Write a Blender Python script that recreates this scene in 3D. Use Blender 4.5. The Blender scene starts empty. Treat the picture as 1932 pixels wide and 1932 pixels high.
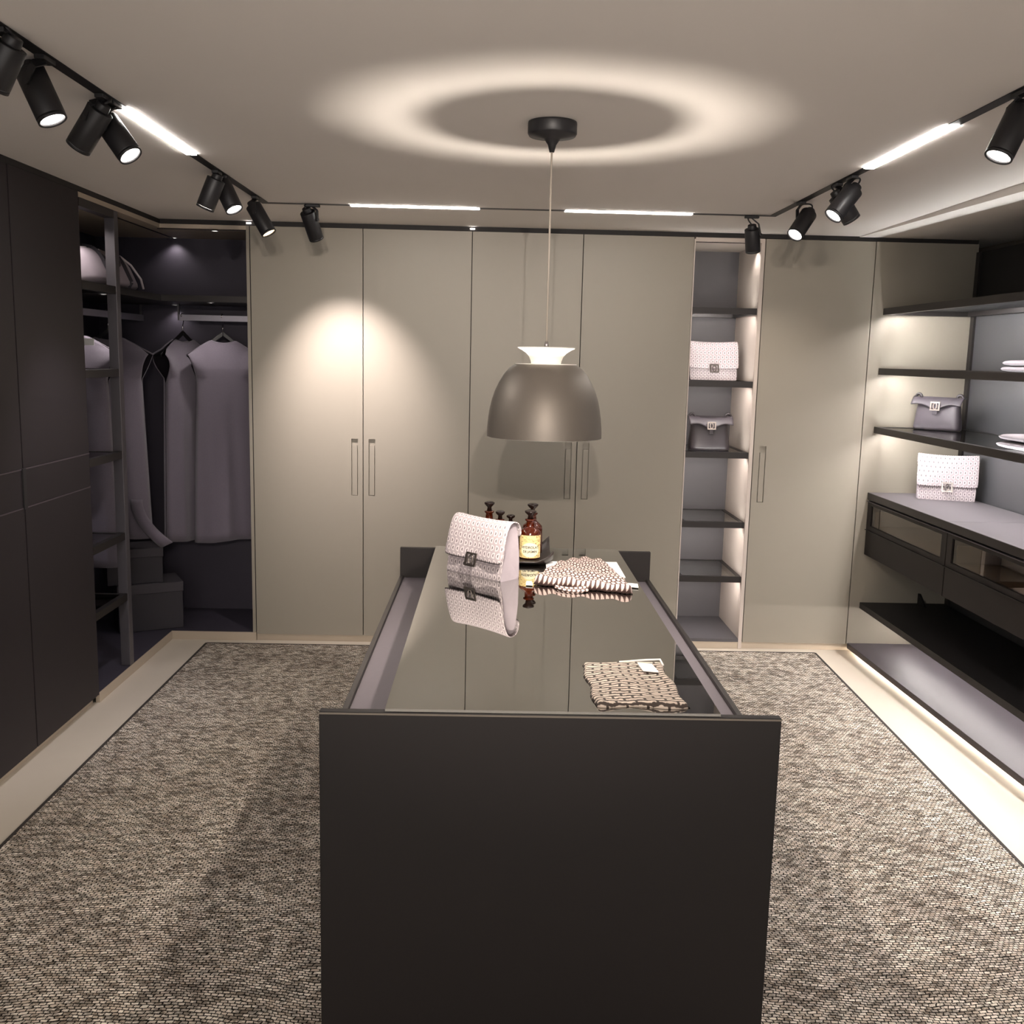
import bpy, bmesh, math, random
from mathutils import Vector, Matrix, Euler
random.seed(7)
PI = math.pi
scene = bpy.context.scene
COL = scene.collection

# ------------------------------------------------------------------ camera
CAM_R = Vector((0.99960954, -0.0163282, 0.0226752))
CAM_U = Vector((-0.01987622, 0.15486403, 0.98773583))
CAM_F = Vector((0.01963952, 0.98780085, -0.15447902))
cam_data = bpy.data.cameras.new('camera')
cam = bpy.data.objects.new('camera', cam_data)
COL.objects.link(cam)
cam_data.sensor_fit = 'HORIZONTAL'
cam_data.sensor_width = 36.0
cam_data.lens = 1879.53 / 1932 * 36.0
cam_data.clip_start = 0.05
m = Matrix.Identity(4)
for i in range(3):
    m[i][0] = CAM_R[i]; m[i][1] = CAM_U[i]; m[i][2] = -CAM_F[i]
m[0][3], m[1][3], m[2][3] = 0.0, 0.0, 1.6
cam.matrix_world = m
scene.camera = cam

# ------------------------------------------------------------------ world, exposure
world = bpy.data.worlds.new('world'); scene.world = world
world.use_nodes = True
world.node_tree.nodes['Background'].inputs[0].default_value = (1.0, 0.94, 0.90, 1)
world.node_tree.nodes['Background'].inputs[1].default_value = 2.0
vs = scene.view_settings
vs.view_transform = 'Standard'; vs.look = 'None'; vs.gamma = 1.0; vs.use_curve_mapping = False
vs.exposure = 0.6
scene.cycles.use_denoising = True
scene.cycles.max_bounces = 4
scene.cycles.diffuse_bounces = 2
scene.cycles.glossy_bounces = 3
scene.cycles.adaptive_threshold = 0.07
scene.cycles.adaptive_min_samples = 16
scene.cycles.transparent_max_bounces = 12
scene.cycles.sample_clamp_indirect = 4.0
scene.cycles.caustics_reflective = False
scene.cycles.caustics_refractive = False

# light levels (all lamps belong to the room)
SPOT_W = 6.0
STRIP_L = 34.0
BULB_L = 1500.0
LED_L = 62.0

# ------------------------------------------------------------------ helpers
def lin(c):
    c /= 255.0
    return c / 12.92 if c <= 0.04045 else ((c + 0.055) / 1.055) ** 2.4
def S(r, g, b): return (lin(r), lin(g), lin(b), 1.0)

class NT:
    """small wrapper to write node graphs shortly"""
    def __init__(self, mat):
        self.t = mat.node_tree; self.n = self.t.nodes; self.l = self.t.links
    def new(self, typ, **kw):
        nd = self.n.new(typ)
        for k, v in kw.items(): setattr(nd, k, v)
        return nd
    def put(self, sock, v):
        if isinstance(v, (int, float)): sock.default_value = v
        elif isinstance(v, tuple): sock.default_value = v
        else: self.l.new(v, sock)
    def M(self, op, a, b=0.0, c=None):
        nd = self.new('ShaderNodeMath', operation=op)
        self.put(nd.inputs[0], a); self.put(nd.inputs[1], b)
        if c is not None: self.put(nd.inputs[2], c)
        return nd.outputs[0]
    def mix(self, f, a, b, blend='MIX'):
        nd = self.new('ShaderNodeMix', data_type='RGBA', blend_type=blend)
        self.put(nd.inputs[0], f); self.put(nd.inputs[6], a); self.put(nd.inputs[7], b)
        return nd.outputs[2]
    def coord(self, which='Object', scale=(1, 1, 1), rot=(0, 0, 0)):
        tc = self.new('ShaderNodeTexCoord'); mp = self.new('ShaderNodeMapping')
        mp.inputs['Scale'].default_value = scale; mp.inputs['Rotation'].default_value = rot
        self.l.new(tc.outputs[which], mp.inputs[0]); return mp.outputs[0]
    def noise(self, vec, scale, detail=3, rough=0.5):
        nd = self.new('ShaderNodeTexNoise'); self.l.new(vec, nd.inputs['Vector'])
        nd.inputs['Scale'].default_value = scale; nd.inputs['Detail'].default_value = detail
        nd.inputs['Roughness'].default_value = rough
        return nd.outputs[0]
    def ramp(self, f, stops):
        nd = self.new('ShaderNodeValToRGB'); self.l.new(f, nd.inputs[0])
        while len(nd.color_ramp.elements) < len(stops): nd.color_ramp.elements.new(0.5)
        for e, (p, c) in zip(nd.color_ramp.elements, stops): e.position = p; e.color = c
        return nd.outputs[0]
    def bump(self, h, strength, dist):
        nd = self.new('ShaderNodeBump'); self.l.new(h, nd.inputs['Height'])
        nd.inputs['Strength'].default_value = strength; nd.inputs['Distance'].default_value = dist
        return nd.outputs[0]

def base_mat(name):
    mt = bpy.data.materials.new(name); mt.use_nodes = True
    return mt, NT(mt), mt.node_tree.nodes['Principled BSDF']

def mat(name, col, rough=0.5, metal=0.0, spec=0.5, var=0.04, nscale=40, bump=0.0, bscale=300, bdist=0.001, sheen=0.0, coat=0.0):
    """plain surface with slight procedural mottling and optional fine relief"""
    mt, g, p = base_mat(name)
    v = g.coord('Object')
    n = g.noise(v, nscale, 3)
    a = tuple(c * (1 - var) for c in col[:3]) + (1,)
    b = tuple(min(1, c * (1 + var)) for c in col[:3]) + (1,)
    g.put(p.inputs['Base Color'], g.mix(n, a, b))
    p.inputs['Roughness'].default_value = rough; p.inputs['Metallic'].default_value = metal
    p.inputs['Specular IOR Level'].default_value = spec
    if sheen: p.inputs['Sheen Weight'].default_value = sheen; p.inputs['Sheen Roughness'].default_value = 0.6
    if coat: p.inputs['Coat Weight'].default_value = coat
    if bump: g.put(p.inputs['Normal'], g.bump(g.noise(v, bscale, 2), bump, bdist))
    return mt

def emit(name, col, strength):
    mt, g, p = base_mat(name)
    p.inputs['Base Color'].default_value = (0.9, 0.88, 0.85, 1)
    p.inputs['Emission Color'].default_value = col
    p.inputs['Emission Strength'].default_value = strength
    return mt

def thin_glass(name, tint, r0=0.06, power=4.0, rough=0.0):
    mt, g, p = base_mat(name)
    out = mt.node_tree.nodes['Material Output']
    tr = g.new('ShaderNodeBsdfTransparent'); tr.inputs[0].default_value = tint
    gl = g.new('ShaderNodeBsdfGlossy'); gl.inputs['Color'].default_value = (0.95, 0.95, 0.93, 1); gl.inputs['Roughness'].default_value = rough
    lw = g.new('ShaderNodeLayerWeight'); lw.inputs[0].default_value = 0.5
    f = g.M('POWER', lw.outputs['Facing'], power)
    f = g.M('MULTIPLY_ADD', f, 1 - r0, r0)
    mx = g.new('ShaderNodeMixShader'); g.put(mx.inputs[0], f)
    g.l.new(tr.outputs[0], mx.inputs[1]); g.l.new(gl.outputs[0], mx.inputs[2]); g.l.new(mx.outputs[0], out.inputs[0])
    return mt

class MB:
    def __init__(s): s.v = []; s.f = []; s.uv = {}; s.sm = []
    def add(s, vs_, fs, smooth=False):
        o = len(s.v); s.v += [tuple(x) for x in vs_]
        s.f += [tuple(i + o for i in q) for q in fs]; s.sm += [smooth] * len(fs)
        return s
    def hexa(s, p):
        return s.add(p, [(0, 3, 2, 1), (4, 5, 6, 7), (0, 1, 5, 4), (1, 2, 6, 5), (2, 3, 7, 6), (3, 0, 4, 7)])
    def box(s, x0, x1, y0, y1, z0, z1):
        return s.hexa([(x0, y0, z0), (x1, y0, z0), (x1, y1, z0), (x0, y1, z0), (x0, y0, z1), (x1, y0, z1), (x1, y1, z1), (x0, y1, z1)])
    def bar(s, a, b, w, h, up=(0, 0, 1)):
        a = Vector(a); b = Vector(b); d = (b - a).normalized(); u = Vector(up)
        sd = d.cross(u)
        if sd.length < 1e-4: sd = d.cross(Vector((1, 0, 0)))
        sd.normalize(); u = sd.cross(d).normalized()
        q = []
        for c in (a, b):
            for i, j in ((-1, -1), (1, -1), (1, 1), (-1, 1)): q.append(c + sd * (i * w / 2) + u * (j * h / 2))
        return s.hexa(q)
    def cyl(s, a, b, r0, r1=None, n=24, caps=True):
        r1 = r0 if r1 is None else r1
        a = Vector(a); b = Vector(b); d = (b - a).normalized()
        t = Vector((0, 0, 1)) if abs(d.z) < 0.9 else Vector((1, 0, 0))
        e1 = d.cross(t).normalized(); e2 = d.cross(e1).normalized()
        vs_ = []
        for c, r in ((a, r0), (b, r1)):
            for i in range(n):
                th = 2 * PI * i / n; vs_.append(c + e1 * (r * math.cos(th)) + e2 * (r * math.sin(th)))
        s.add(vs_, [(i, (i + 1) % n, n + (i + 1) % n, n + i) for i in range(n)], True)
        if caps:
            o = len(s.v) - 2 * n
            s.f += [tuple(o + i for i in reversed(range(n))), tuple(o + n + i for i in range(n))]; s.sm += [False, False]
        return s
    def lathe(s, prof, c=(0, 0, 0), n=40, closed=False):
        k = len(prof); vs_ = []
        for r, z in prof:
            for i in range(n):
                th = 2 * PI * i / n; vs_.append((c[0] + max(r, 1e-5) * math.cos(th), c[1] + max(r, 1e-5) * math.sin(th), c[2] + z))
        fs = []
        for j in range(k if closed else k - 1):
            j2 = (j + 1) % k
            for i in range(n): fs.append((j * n + i, j * n + (i + 1) % n, j2 * n + (i + 1) % n, j2 * n + i))
        return s.add(vs_, fs, True)
    def tube(s, pts, r, n=8):
        pts = [Vector(p) for p in pts]; k = len(pts); vs_ = []; e1 = None
        for i, p in enumerate(pts):
            d = (pts[min(i + 1, k - 1)] - pts[max(i - 1, 0)]).normalized()
            if e1 is None:
                t = Vector((0, 0, 1)) if abs(d.z) < 0.9 else Vector((1, 0, 0)); e1 = d.cross(t).normalized()
            e1 = (e1 - d * e1.dot(d)).normalized(); e2 = d.cross(e1)
            rr = r[i] if isinstance(r, (list, tuple)) else r
            for j in range(n):
                th = 2 * PI * j / n; vs_.append(p + e1 * (rr * math.cos(th)) + e2 * (rr * math.sin(th)))
        fs = [(i * n + j, i * n + (j + 1) % n, (i + 1) * n + (j + 1) % n, (i + 1) * n + j) for i in range(k - 1) for j in range(n)]
        fs += [tuple(reversed(range(n))), tuple((k - 1) * n + j for j in range(n))]
        return s.add(vs_, fs, True)
    def grid(s, fn, nu, nv, uv=None, smooth=True, close_u=False):
        o = len(s.v)
        for j in range(nv + 1):
            for i in range(nu + (0 if close_u else 1)):
                s.v.append(tuple(fn(i / nu, j / nv)))
                if uv: s.uv[len(s.v) - 1] = uv(i / nu, j / nv)
        w = nu if close_u else nu + 1
        for j in range(nv):
            for i in range(nu):
                s.f.append((o + j * w + i, o + j * w + (i + 1) % w, o + (j + 1) * w + (i + 1) % w, o + (j + 1) * w + i)); s.sm.append(smooth)
        return s

LOC = {}
def root_of(o):
    while o.parent: o = o.parent
    return o

def build(name, mb, material, parent=None, bevel=0.0, solid=0.0, subd=0, local=False, seg=2, loc=None):
    me = bpy.data.meshes.new(name)
    off = Vector((0, 0, 0))
    if parent is not None and not local: off = LOC.get(root_of(parent).name, off)
    if parent is None and loc is not None: off = Vector(loc)
    me.from_pydata([tuple(Vector(v) - off) for v in mb.v], [], mb.f)
    me.polygons.foreach_set('use_smooth', mb.sm)
    if mb.uv:
        ul = me.uv_layers.new(name='UVMap')
        for lp in me.loops: ul.data[lp.index].uv = mb.uv.get(lp.vertex_index, (0, 0))
    me.materials.append(material); me.update()
    bm = bmesh.new(); bm.from_mesh(me); bmesh.ops.recalc_face_normals(bm, faces=bm.faces); bm.to_mesh(me); bm.free()
    o = bpy.data.objects.new(name, me); COL.objects.link(o)
    if parent is not None: o.parent = parent
    elif loc is not None: o.location = loc; LOC[o.name] = Vector(loc)
    if solid:
        md = o.modifiers.new('thickness', 'SOLIDIFY'); md.thickness = solid; md.offset = 0
    if bevel:
        md = o.modifiers.new('bevel', 'BEVEL'); md.width = bevel; md.segments = seg; md.limit_method = 'ANGLE'; md.angle_limit = math.radians(50)
    if subd:
        md = o.modifiers.new('subd', 'SUBSURF'); md.levels = subd; md.render_levels = subd
    return o

def tag(o, label=None, cat=None, group=None, kind=None):
    if label: o['label'] = label
    if cat: o['category'] = cat
    if group: o['group'] = group
    if kind: o['kind'] = kind
    return o

def thing(name, label, cat, loc=(0, 0, 0), rz=0.0, group=None, kind=None):
    o = bpy.data.objects.new(name, None); COL.objects.link(o)
    o.empty_display_size = 0.05
    o.location = loc; o.rotation_euler = (0, 0, rz)
    LOC[o.name] = Vector(loc)
    return tag(o, label, cat, group, kind)

def struct(name, mb, material, bevel=0.0):
    return tag(build(name, mb, material, bevel=bevel), kind='structure')

# ------------------------------------------------------------------ materials
WARM = (1.0, 0.88, 0.78); NEUT = (1.0, 0.92, 0.87); COOL = (0.95, 0.91, 1.0)
M_ceil = mat('ceiling_paint', S(246, 240, 234), 0.9, spec=0.2, var=0.015, nscale=1.5)
M_wall = mat('wall_paint', S(150, 142, 132), 0.9, spec=0.2)
M_floor = mat('pale_floor', S(204, 193, 178), 0.45, var=0.04, nscale=6)
M_plinth = mat('plinth_laminate', S(182, 168, 150), 0.5, var=0.03, nscale=8)
M_door = mat('greige_lacquer', S(146, 139, 127), 0.42, spec=0.4, var=0.012, nscale=30)
M_niche = mat('niche_laminate', S(196, 184, 174), 0.55, var=0.02)
M_niche_back = mat('niche_grey_back', S(84, 81, 84), 0.5, var=0.03)
M_char = mat('charcoal_lacquer', S(42, 37, 39), 0.55, spec=0.25, var=0.05, nscale=20)
M_int = mat('closet_interior', S(58, 54, 64), 0.6, spec=0.3, var=0.05, nscale=20)
M_black = mat('matte_black_metal', S(30, 29, 31), 0.45, spec=0.4, var=0.08)
M_frame = mat('dark_bronze_frame', S(40, 36, 35), 0.38, metal=0.3, var=0.06)
M_post = mat('post_grey_metal', S(92, 88, 92), 0.4, metal=0.35, var=0.05)
M_gap = mat('shadow_gap_black', S(26, 22, 21), 0.7, var=0.05)
M_steel = mat('brushed_steel', S(185, 180, 180), 0.28, metal=1.0, var=0.05)
M_rail = mat('rail_aluminium', S(170, 166, 176), 0.35, metal=0.6, var=0.05)
M_hook = mat('chrome_hook', S(205, 200, 200), 0.15, metal=1.0, var=0.02)
M_leather_top = mat('mauve_leather', S(98, 91, 96), 0.55, spec=0.4, var=0.05, nscale=60)
M_counter = mat('counter_leather', S(104, 98, 102), 0.5, spec=0.45, var=0.04, nscale=60)
M_base = mat('base_board', S(66, 61, 66), 0.5, var=0.05)
M_blackshelf = mat('black_shelf', S(24, 22, 23), 0.6, var=0.06)
M_isl = mat('island_black_lacquer', S(33, 29, 28), 0.5, spec=0.25, var=0.04, nscale=200)
M_isl_edge = mat('island_edge_metal', S(120, 112, 102), 0.35, metal=0.7, var=0.05)
M_glass = thin_glass('table_glass', (0.62, 0.63, 0.60, 1), 0.40, 1.7)
M_sglass = thin_glass('shelf_glass', (0.72, 0.74, 0.74, 1), 0.06, 4.0)
M_smoked = thin_glass('smoked_glass', (0.42, 0.36, 0.30, 1), 0.05, 4.0)
M_backglass = mat('grey_back_glass', S(68, 68, 70), 0.32, spec=0.5, var=0.02)
M_felt = mat('mauve_felt', S(108, 101, 112), 0.95, spec=0.1, var=0.12, nscale=180, bump=0.5, bscale=900, bdist=0.0015, sheen=0.25)
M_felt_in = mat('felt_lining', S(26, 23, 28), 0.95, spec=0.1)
M_hanger = mat('black_hanger', S(22, 20, 22), 0.4)
M_tagw = mat('white_card', S(244, 242, 238), 0.7, var=0.01)
M_box = mat('storage_box_card', S(46, 43, 49), 0.7, var=0.05, bump=0.1, bscale=300)
M_boxlid = mat('storage_box_lid', S(60, 56, 62), 0.7, var=0.05, bump=0.1, bscale=300)
M_darkleather = mat('grey_leather', S(70, 64, 69), 0.42, spec=0.5, var=0.08, nscale=25, bump=0.25, bscale=260, bdist=0.001)
M_darkleather2 = mat('dark_leather', S(44, 39, 42), 0.36, spec=0.5, var=0.1, nscale=25, bump=0.25, bscale=260, bdist=0.001)
M_duffel = mat('duffel_leather', S(150, 140, 148), 0.4, spec=0.5, var=0.1, nscale=18, bump=0.25, bscale=160, bdist=0.001)
M_duffel_tr = mat('duffel_trim', S(42, 38, 44), 0.45, spec=0.5)
M_duffel_pale = mat('duffel_piping', S(196, 186, 190), 0.45)
M_clasp_pale = mat('clasp_pale_metal', S(190, 178, 170), 0.3, metal=0.7)
M_clasp_dark = mat('clasp_gunmetal', S(110, 103, 98), 0.28, metal=0.85)
M_knit = mat('folded_knit', S(116, 108, 113), 0.95, spec=0.1, var=0.08, nscale=120, bump=0.5, bscale=500, sheen=0.2)
M_lampmetal = mat('lamp_metal', S(116, 109, 101), 0.5, metal=0.5, var=0.03, nscale=300)
M_white = mat('lamp_white', S(246, 243, 236), 0.55, var=0.01)
M_cord = mat('pale_cord', S(176, 166, 154), 0.4)
M_tray = mat('black_tray', S(40, 33, 31), 0.35, spec=0.5)
M_stopper = mat('black_stopper', S(34, 22, 18), 0.12, spec=0.6)
M_side = mat('bag_side_suede', S(160, 150, 156), 0.9, spec=0.15, var=0.06, nscale=60, bump=0.2, bscale=500)
M_strip = emit('strip_diffuser', (1.0, 0.95, 0.90, 1), STRIP_L)
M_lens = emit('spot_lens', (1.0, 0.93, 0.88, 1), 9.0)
M_lens_warm = emit('spot_lens_warm', (1.0, 0.72, 0.42, 1), 2.5)
M_bulb = emit('bulb_glass', (1.0, 0.90, 0.79, 1), BULB_L)
M_led = emit('led_diffuser', (1.0, 0.92, 0.88, 1), LED_L)
M_led_bright = emit('led_diffuser_bright', (1.0, 0.95, 0.94, 1), LED_L * 1.75)
M_puck = emit('downlight_lens', (1.0, 0.95, 0.92, 1), 1.5)
M_ledwarm = emit('led_warm', (1.0, 0.88, 0.72, 1), LED_L * 0.8)

# amber apothecary glass
M_amber, g, p = base_mat('amber_glass')
p.inputs['Base Color'].default_value = S(120, 46, 10); p.inputs['Roughness'].default_value = 0.06
p.inputs['Transmission Weight'].default_value = 0.3; p.inputs['IOR'].default_value = 1.5
n_ = g.noise(g.coord('Object'), 30); g.put(p.inputs['Base Color'], g.mix(n_, S(66, 20, 4), S(92, 32, 7)))

# woven rug: short cream dashes with dark gaps, heathered
M_rug, g, p = base_mat('woven_rug')
v = g.coord('Object')
wob = g.noise(v, 6, 2)
wob2 = g.noise(g.coord('Object', scale=(1, 1.3, 1)), 42, 2)
sx = g.new('ShaderNodeSeparateXYZ'); g.l.new(v, sx.inputs[0])
cy_ = g.M('ADD', sx.outputs[1], g.M('MULTIPLY', g.M('SINE', g.M('MULTIPLY', sx.outputs[0], 1.6)), 0.16))
cy_ = g.M('ADD', g.M('ADD', cy_, g.M('MULTIPLY', wob, 0.03)), g.M('MULTIPLY', wob2, 0.010))
cx_ = g.M('ADD', g.M('ADD', sx.outputs[0], g.M('MULTIPLY', wob, 0.05)), g.M('MULTIPLY', wob2, 0.014))
cb = g.new('ShaderNodeCombineXYZ'); g.put(cb.inputs[0], cx_); g.put(cb.inputs[1], cy_)
bk = g.new('ShaderNodeTexBrick'); g.l.new(cb.outputs[0], bk.inputs['Vector'])
bk.offset = 0.5; bk.inputs['Scale'].default_value = 1.0
bk.inputs['Brick Width'].default_value = 0.0175; bk.inputs['Row Height'].default_value = 0.0105
bk.inputs['Mortar Size'].default_value = 0.0021; bk.inputs['Mortar Smooth'].default_value = 0.6
bk.inputs['Color1'].default_value = S(253, 244, 230); bk.inputs['Color2'].default_value = S(202, 186, 168)
bk.inputs['Mortar'].default_value = S(34, 29, 26)
stroke = g.noise(g.coord('Object', scale=(1.0, 2.2, 1.0)), 21, 5, 0.78)
dark = g.ramp(stroke, [(0.45, (0.13, 0.115, 0.105, 1)), (0.52, (1, 1, 1, 1))])
blot = g.noise(g.coord('Object', scale=(1, 1.5, 1)), 3.5, 4, 0.65)
tone = g.ramp(blot, [(0.32, (0.66, 0.63, 0.63, 1)), (0.60, (1, 1, 1, 1))])
c1 = g.mix(0.72, bk.outputs['Color'], dark, 'MULTIPLY')
c2 = g.mix(0.8, c1, tone, 'MULTIPLY')
g.put(p.inputs['Base Color'], c2); p.inputs['Roughness'].default_value = 0.95; p.inputs['Specular IOR Level'].default_value = 0.1
g.put(p.inputs['Normal'], g.bump(bk.outputs['Fac'], -0.6, 0.004))
M_rugedge = mat('rug_binding', S(52, 46, 42), 0.9, var=0.3, nscale=120)

def monogram(name, ground, letter, hollow, pu, pv, relief=0.7, rough=0.75, mirror=True):
    """fabric with rows of small rounded D shaped loops, uv in metres"""
    mt, g, p = base_mat(name)
    tc = g.new('ShaderNodeTexCoord'); sp = g.new('ShaderNodeSeparateXYZ'); g.l.new(tc.outputs['UV'], sp.inputs[0])
    V = g.M('DIVIDE', sp.outputs[1], pv); row = g.M('FLOOR', V)
    odd = g.M('ABSOLUTE', g.M('MODULO', row, 2.0))
    U = g.M('ADD', g.M('DIVIDE', sp.outputs[0], pu), g.M('MULTIPLY', odd, 0.5))
    a = g.M('SUBTRACT', g.M('FRACT', U), 0.5); b = g.M('SUBTRACT', g.M('FRACT', V), 0.5)
    if mirror: a = g.M('MULTIPLY', a, g.M('SUBTRACT', 1.0, g.M('MULTIPLY', odd, 2.0)))
    e = g.M('ADD', g.M('POWER', g.M('ABSOLUTE', g.M('DIVIDE', g.M('ADD', a, 0.25), 0.62)), 2.0),
            g.M('POWER', g.M('ABSOLUTE', g.M('DIVIDE', b, 0.42)), 2.0))
    outer = g.M('MULTIPLY', g.M('LESS_THAN', e, 1.0), g.M('GREATER_THAN', a, -0.30))
    inner = g.M('MULTIPLY', g.M('LESS_THAN', e, 0.42), g.M('GREATER_THAN', a, -0.10))
    c = g.mix(outer, ground, letter); c = g.mix(inner, c, hollow)
    n = g.noise(g.coord('Object'), 300, 2)
    c = g.mix(0.15, c, g.ramp(n, [(0.3, (0.6, 0.6, 0.6, 1)), (0.7, (1, 1, 1, 1))]), 'MULTIPLY')
    g.put(p.inputs['Base Color'], c); p.inputs['Roughness'].default_value = rough; p.inputs['Specular IOR Level'].default_value = 0.25
    h = g.M('SUBTRACT', outer, inner)
    g.put(p.inputs['Normal'], g.bump(h, relief, 0.002))
    return mt
M_mono = monogram('white_monogram', S(170, 159, 162), S(208, 197, 198), S(112, 102, 106), 0.0215, 0.0255)  # the darker hollow colour paints the emboss shadow inside each loop
M_scarf2 = monogram('brown_cream_weave', S(84, 64, 60), S(220, 200, 192), S(200, 174, 168), 0.0165, 0.0215, relief=0.9, mirror=False)
# striped knit for the small scarf
M_scarf1, g, p = base_mat('dash_knit')
tc = g.new('ShaderNodeTexCoord'); nv_ = g.noise(g.coord('UV'), 45, 3)
mx_ = g.new('ShaderNodeVectorMath', operation='ADD'); g.l.new(tc.outputs['UV'], mx_.inputs[0])
cb = g.new('ShaderNodeCombineXYZ'); g.put(cb.inputs[0], 0.0); g.put(cb.inputs[1], g.M('MULTIPLY', nv_, 0.016)); g.l.new(cb.outputs[0], mx_.inputs[1])
bk = g.new('ShaderNodeTexBrick'); g.l.new(mx_.outputs[0], bk.inputs['Vector']); bk.offset = 0.5
bk.inputs['Scale'].default_value = 1.0; bk.inputs['Brick Width'].default_value = 0.046; bk.inputs['Row Height'].default_value = 0.0140
bk.inputs['Mortar Size'].default_value = 0.0036; bk.inputs['Mortar Smooth'].default_value = 0.3
bk.inputs['Color1'].default_value = S(204, 188, 172); bk.inputs['Color2'].default_value = S(182, 164, 150); bk.inputs['Mortar'].default_value = S(64, 54, 48)
g.put(p.inputs['Base Color'], bk.outputs['Color']); p.inputs['Roughness'].default_value = 0.9
g.put(p.inputs['Normal'], g.bump(bk.outputs['Fac'], -0.7, 0.002))
# printed bottle label
M_label, g, p = base_mat('cream_label_print')
nn = g.noise(g.coord('Object', scale=(1, 1, 1)), 60, 3, 0.6)
br = g.M('COMPARE', nn, 0.5, 0.018)
g.put(p.inputs['Base Color'], g.mix(br, S(238, 214, 150), S(150, 104, 52))); p.inputs['Roughness'].default_value = 0.6
M_label_white = mat('label_oval', S(250, 240, 206), 0.6, var=0.01)
M_ink = mat('label_ink', S(48, 40, 30), 0.7)

# ------------------------------------------------------------------ dimensions
D = 5.404          # front plane of the back wardrobes
XL = -1.768        # front plane of the left cabinets
XBK = 2.556        # back plane of the right shelving
HC = 2.268         # ceiling
BACKY = 5.904
LEFTX = -2.30

# ------------------------------------------------------------------ structure
struct('floor', MB().box(-2.45, 2.75, -2.4, 6.1, -0.08, 0.0), M_floor)
struct('ceiling', MB().box(-2.45, 2.75, -2.4, 6.1, HC, HC + 0.1), M_ceil)
struct('wall_back', MB().box(-2.45, 2.75, 5.99, 6.1, 0.0, HC), M_wall)
struct('wall_left', MB().box(-2.55, -2.45, -2.4, 6.1, -0.08, HC + 0.1), M_wall)
struct('wall_right', MB().box(2.75, 2.85, -2.4, 6.1, -0.08, HC + 0.1), M_wall)
# dark shadow gap along the top of the fitted furniture
struct('trim_1', MB().box(XL, XBK, D + 0.004, D + 0.02, 2.245, HC), M_gap)
struct('trim_2', MB().box(XL - 0.02, XL - 0.004, 2.6, D + 0.02, 2.245, HC), M_gap)
# shallow wedge added above the right shelving, shaped to imitate a ceiling light band
struct('light_band_wedge', MB().hexa([(1.915, 2.2, HC - 0.055), (2.75, 2.2, HC - 0.055), (2.75, D, HC - 0.004), (1.915, D, HC - 0.004),
                            (1.915, 2.2, HC), (2.75, 2.2, HC), (2.75, D, HC), (1.915, D, HC)]), M_ceil)

# rug
rug = thing('rug', 'large heathered black and cream woven rug under the island', 'rug', (0.1, 3.2, 0))
rg = MB()
RC = [(-1.556, 0.4), (1.66, 0.4), (1.806, 5.315), (-1.552, 5.308)]
rg.hexa([(x, y, 0.0005) for x, y in RC] + [(x, y, 0.011) for x, y in RC])
build('pile', rg, M_rug, rug, bevel=0.003)
rb = MB()
for i in range(4):
    a, b = RC[i], RC[(i + 1) % 4]
    rb.bar((a[0], a[1], 0.0062), (b[0], b[1], 0.0062), 0.012, 0.0115)
build('edge_binding', rb, M_rugedge, rug)

# ------------------------------------------------------------------ back wardrobes
ZD0, ZD1 = 0.04, 2.243
def door_mesh(x0, x1, z0, z1, rec=None):
    """door slab, front at Y=D, with an optional recessed pull (x0,x1,z0,z1)"""
    mb = MB(); y0, y1 = D, D + 0.022
    if rec is None: return mb.box(x0, x1, y0, y1, z0, z1)
    xs = [x0, rec[0], rec[1], x1]; zs = [z0, rec[2], rec[3], z1]
    for i in range(3):
        for j in range(3):
            if i == 1 and j == 1: continue
            mb.add([(xs[i], y0, zs[j]), (xs[i + 1], y0, zs[j]), (xs[i + 1], y0, zs[j + 1]), (xs[i], y0, zs[j + 1])], [(0, 1, 2, 3)])
    yr = D + 0.014
    a, b, c, d = rec
    ring = [(a, c), (b, c), (b, d), (a, d)]
    for k in range(4):
        p, q = ring[k], ring[(k + 1) % 4]
        mb.add([(p[0], y0, p[1]), (q[0], y0, q[1]), (q[0], yr, q[1]), (p[0], yr, p[1])], [(0, 1, 2, 3)])
    mb.add([(a, yr, c), (b, yr, c), (b, yr, d), (a, yr, d)], [(0, 1, 2, 3)])
    out = [(x0, z0), (x1, z0), (x1, z1), (x0, z1)]
    for k in range(4):
        p, q = out[k], out[(k + 1) % 4]
        mb.add([(p[0], y0, p[1]), (q[0], y0, q[1]), (q[0], y1, q[1]), (p[0], y1, p[1])], [(0, 1, 2, 3)])
    mb.add([(x0, y1, z0), (x1, y1, z0), (x1, y1, z1), (x0, y1, z1)], [(0, 1, 2, 3)])
    return mb
def pull(x0, x1, z0, z1):
    """slim upright of a recessed pull: two lips and a darker finger cup at the top"""
    mb = MB(); w = 0.0045
    mb.box(x0 + w, x1 - w, D + 0.0015, D + 0.0138, z0 + 0.003, z1 - 0.036)
    return mb
G = 0.0022
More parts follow.
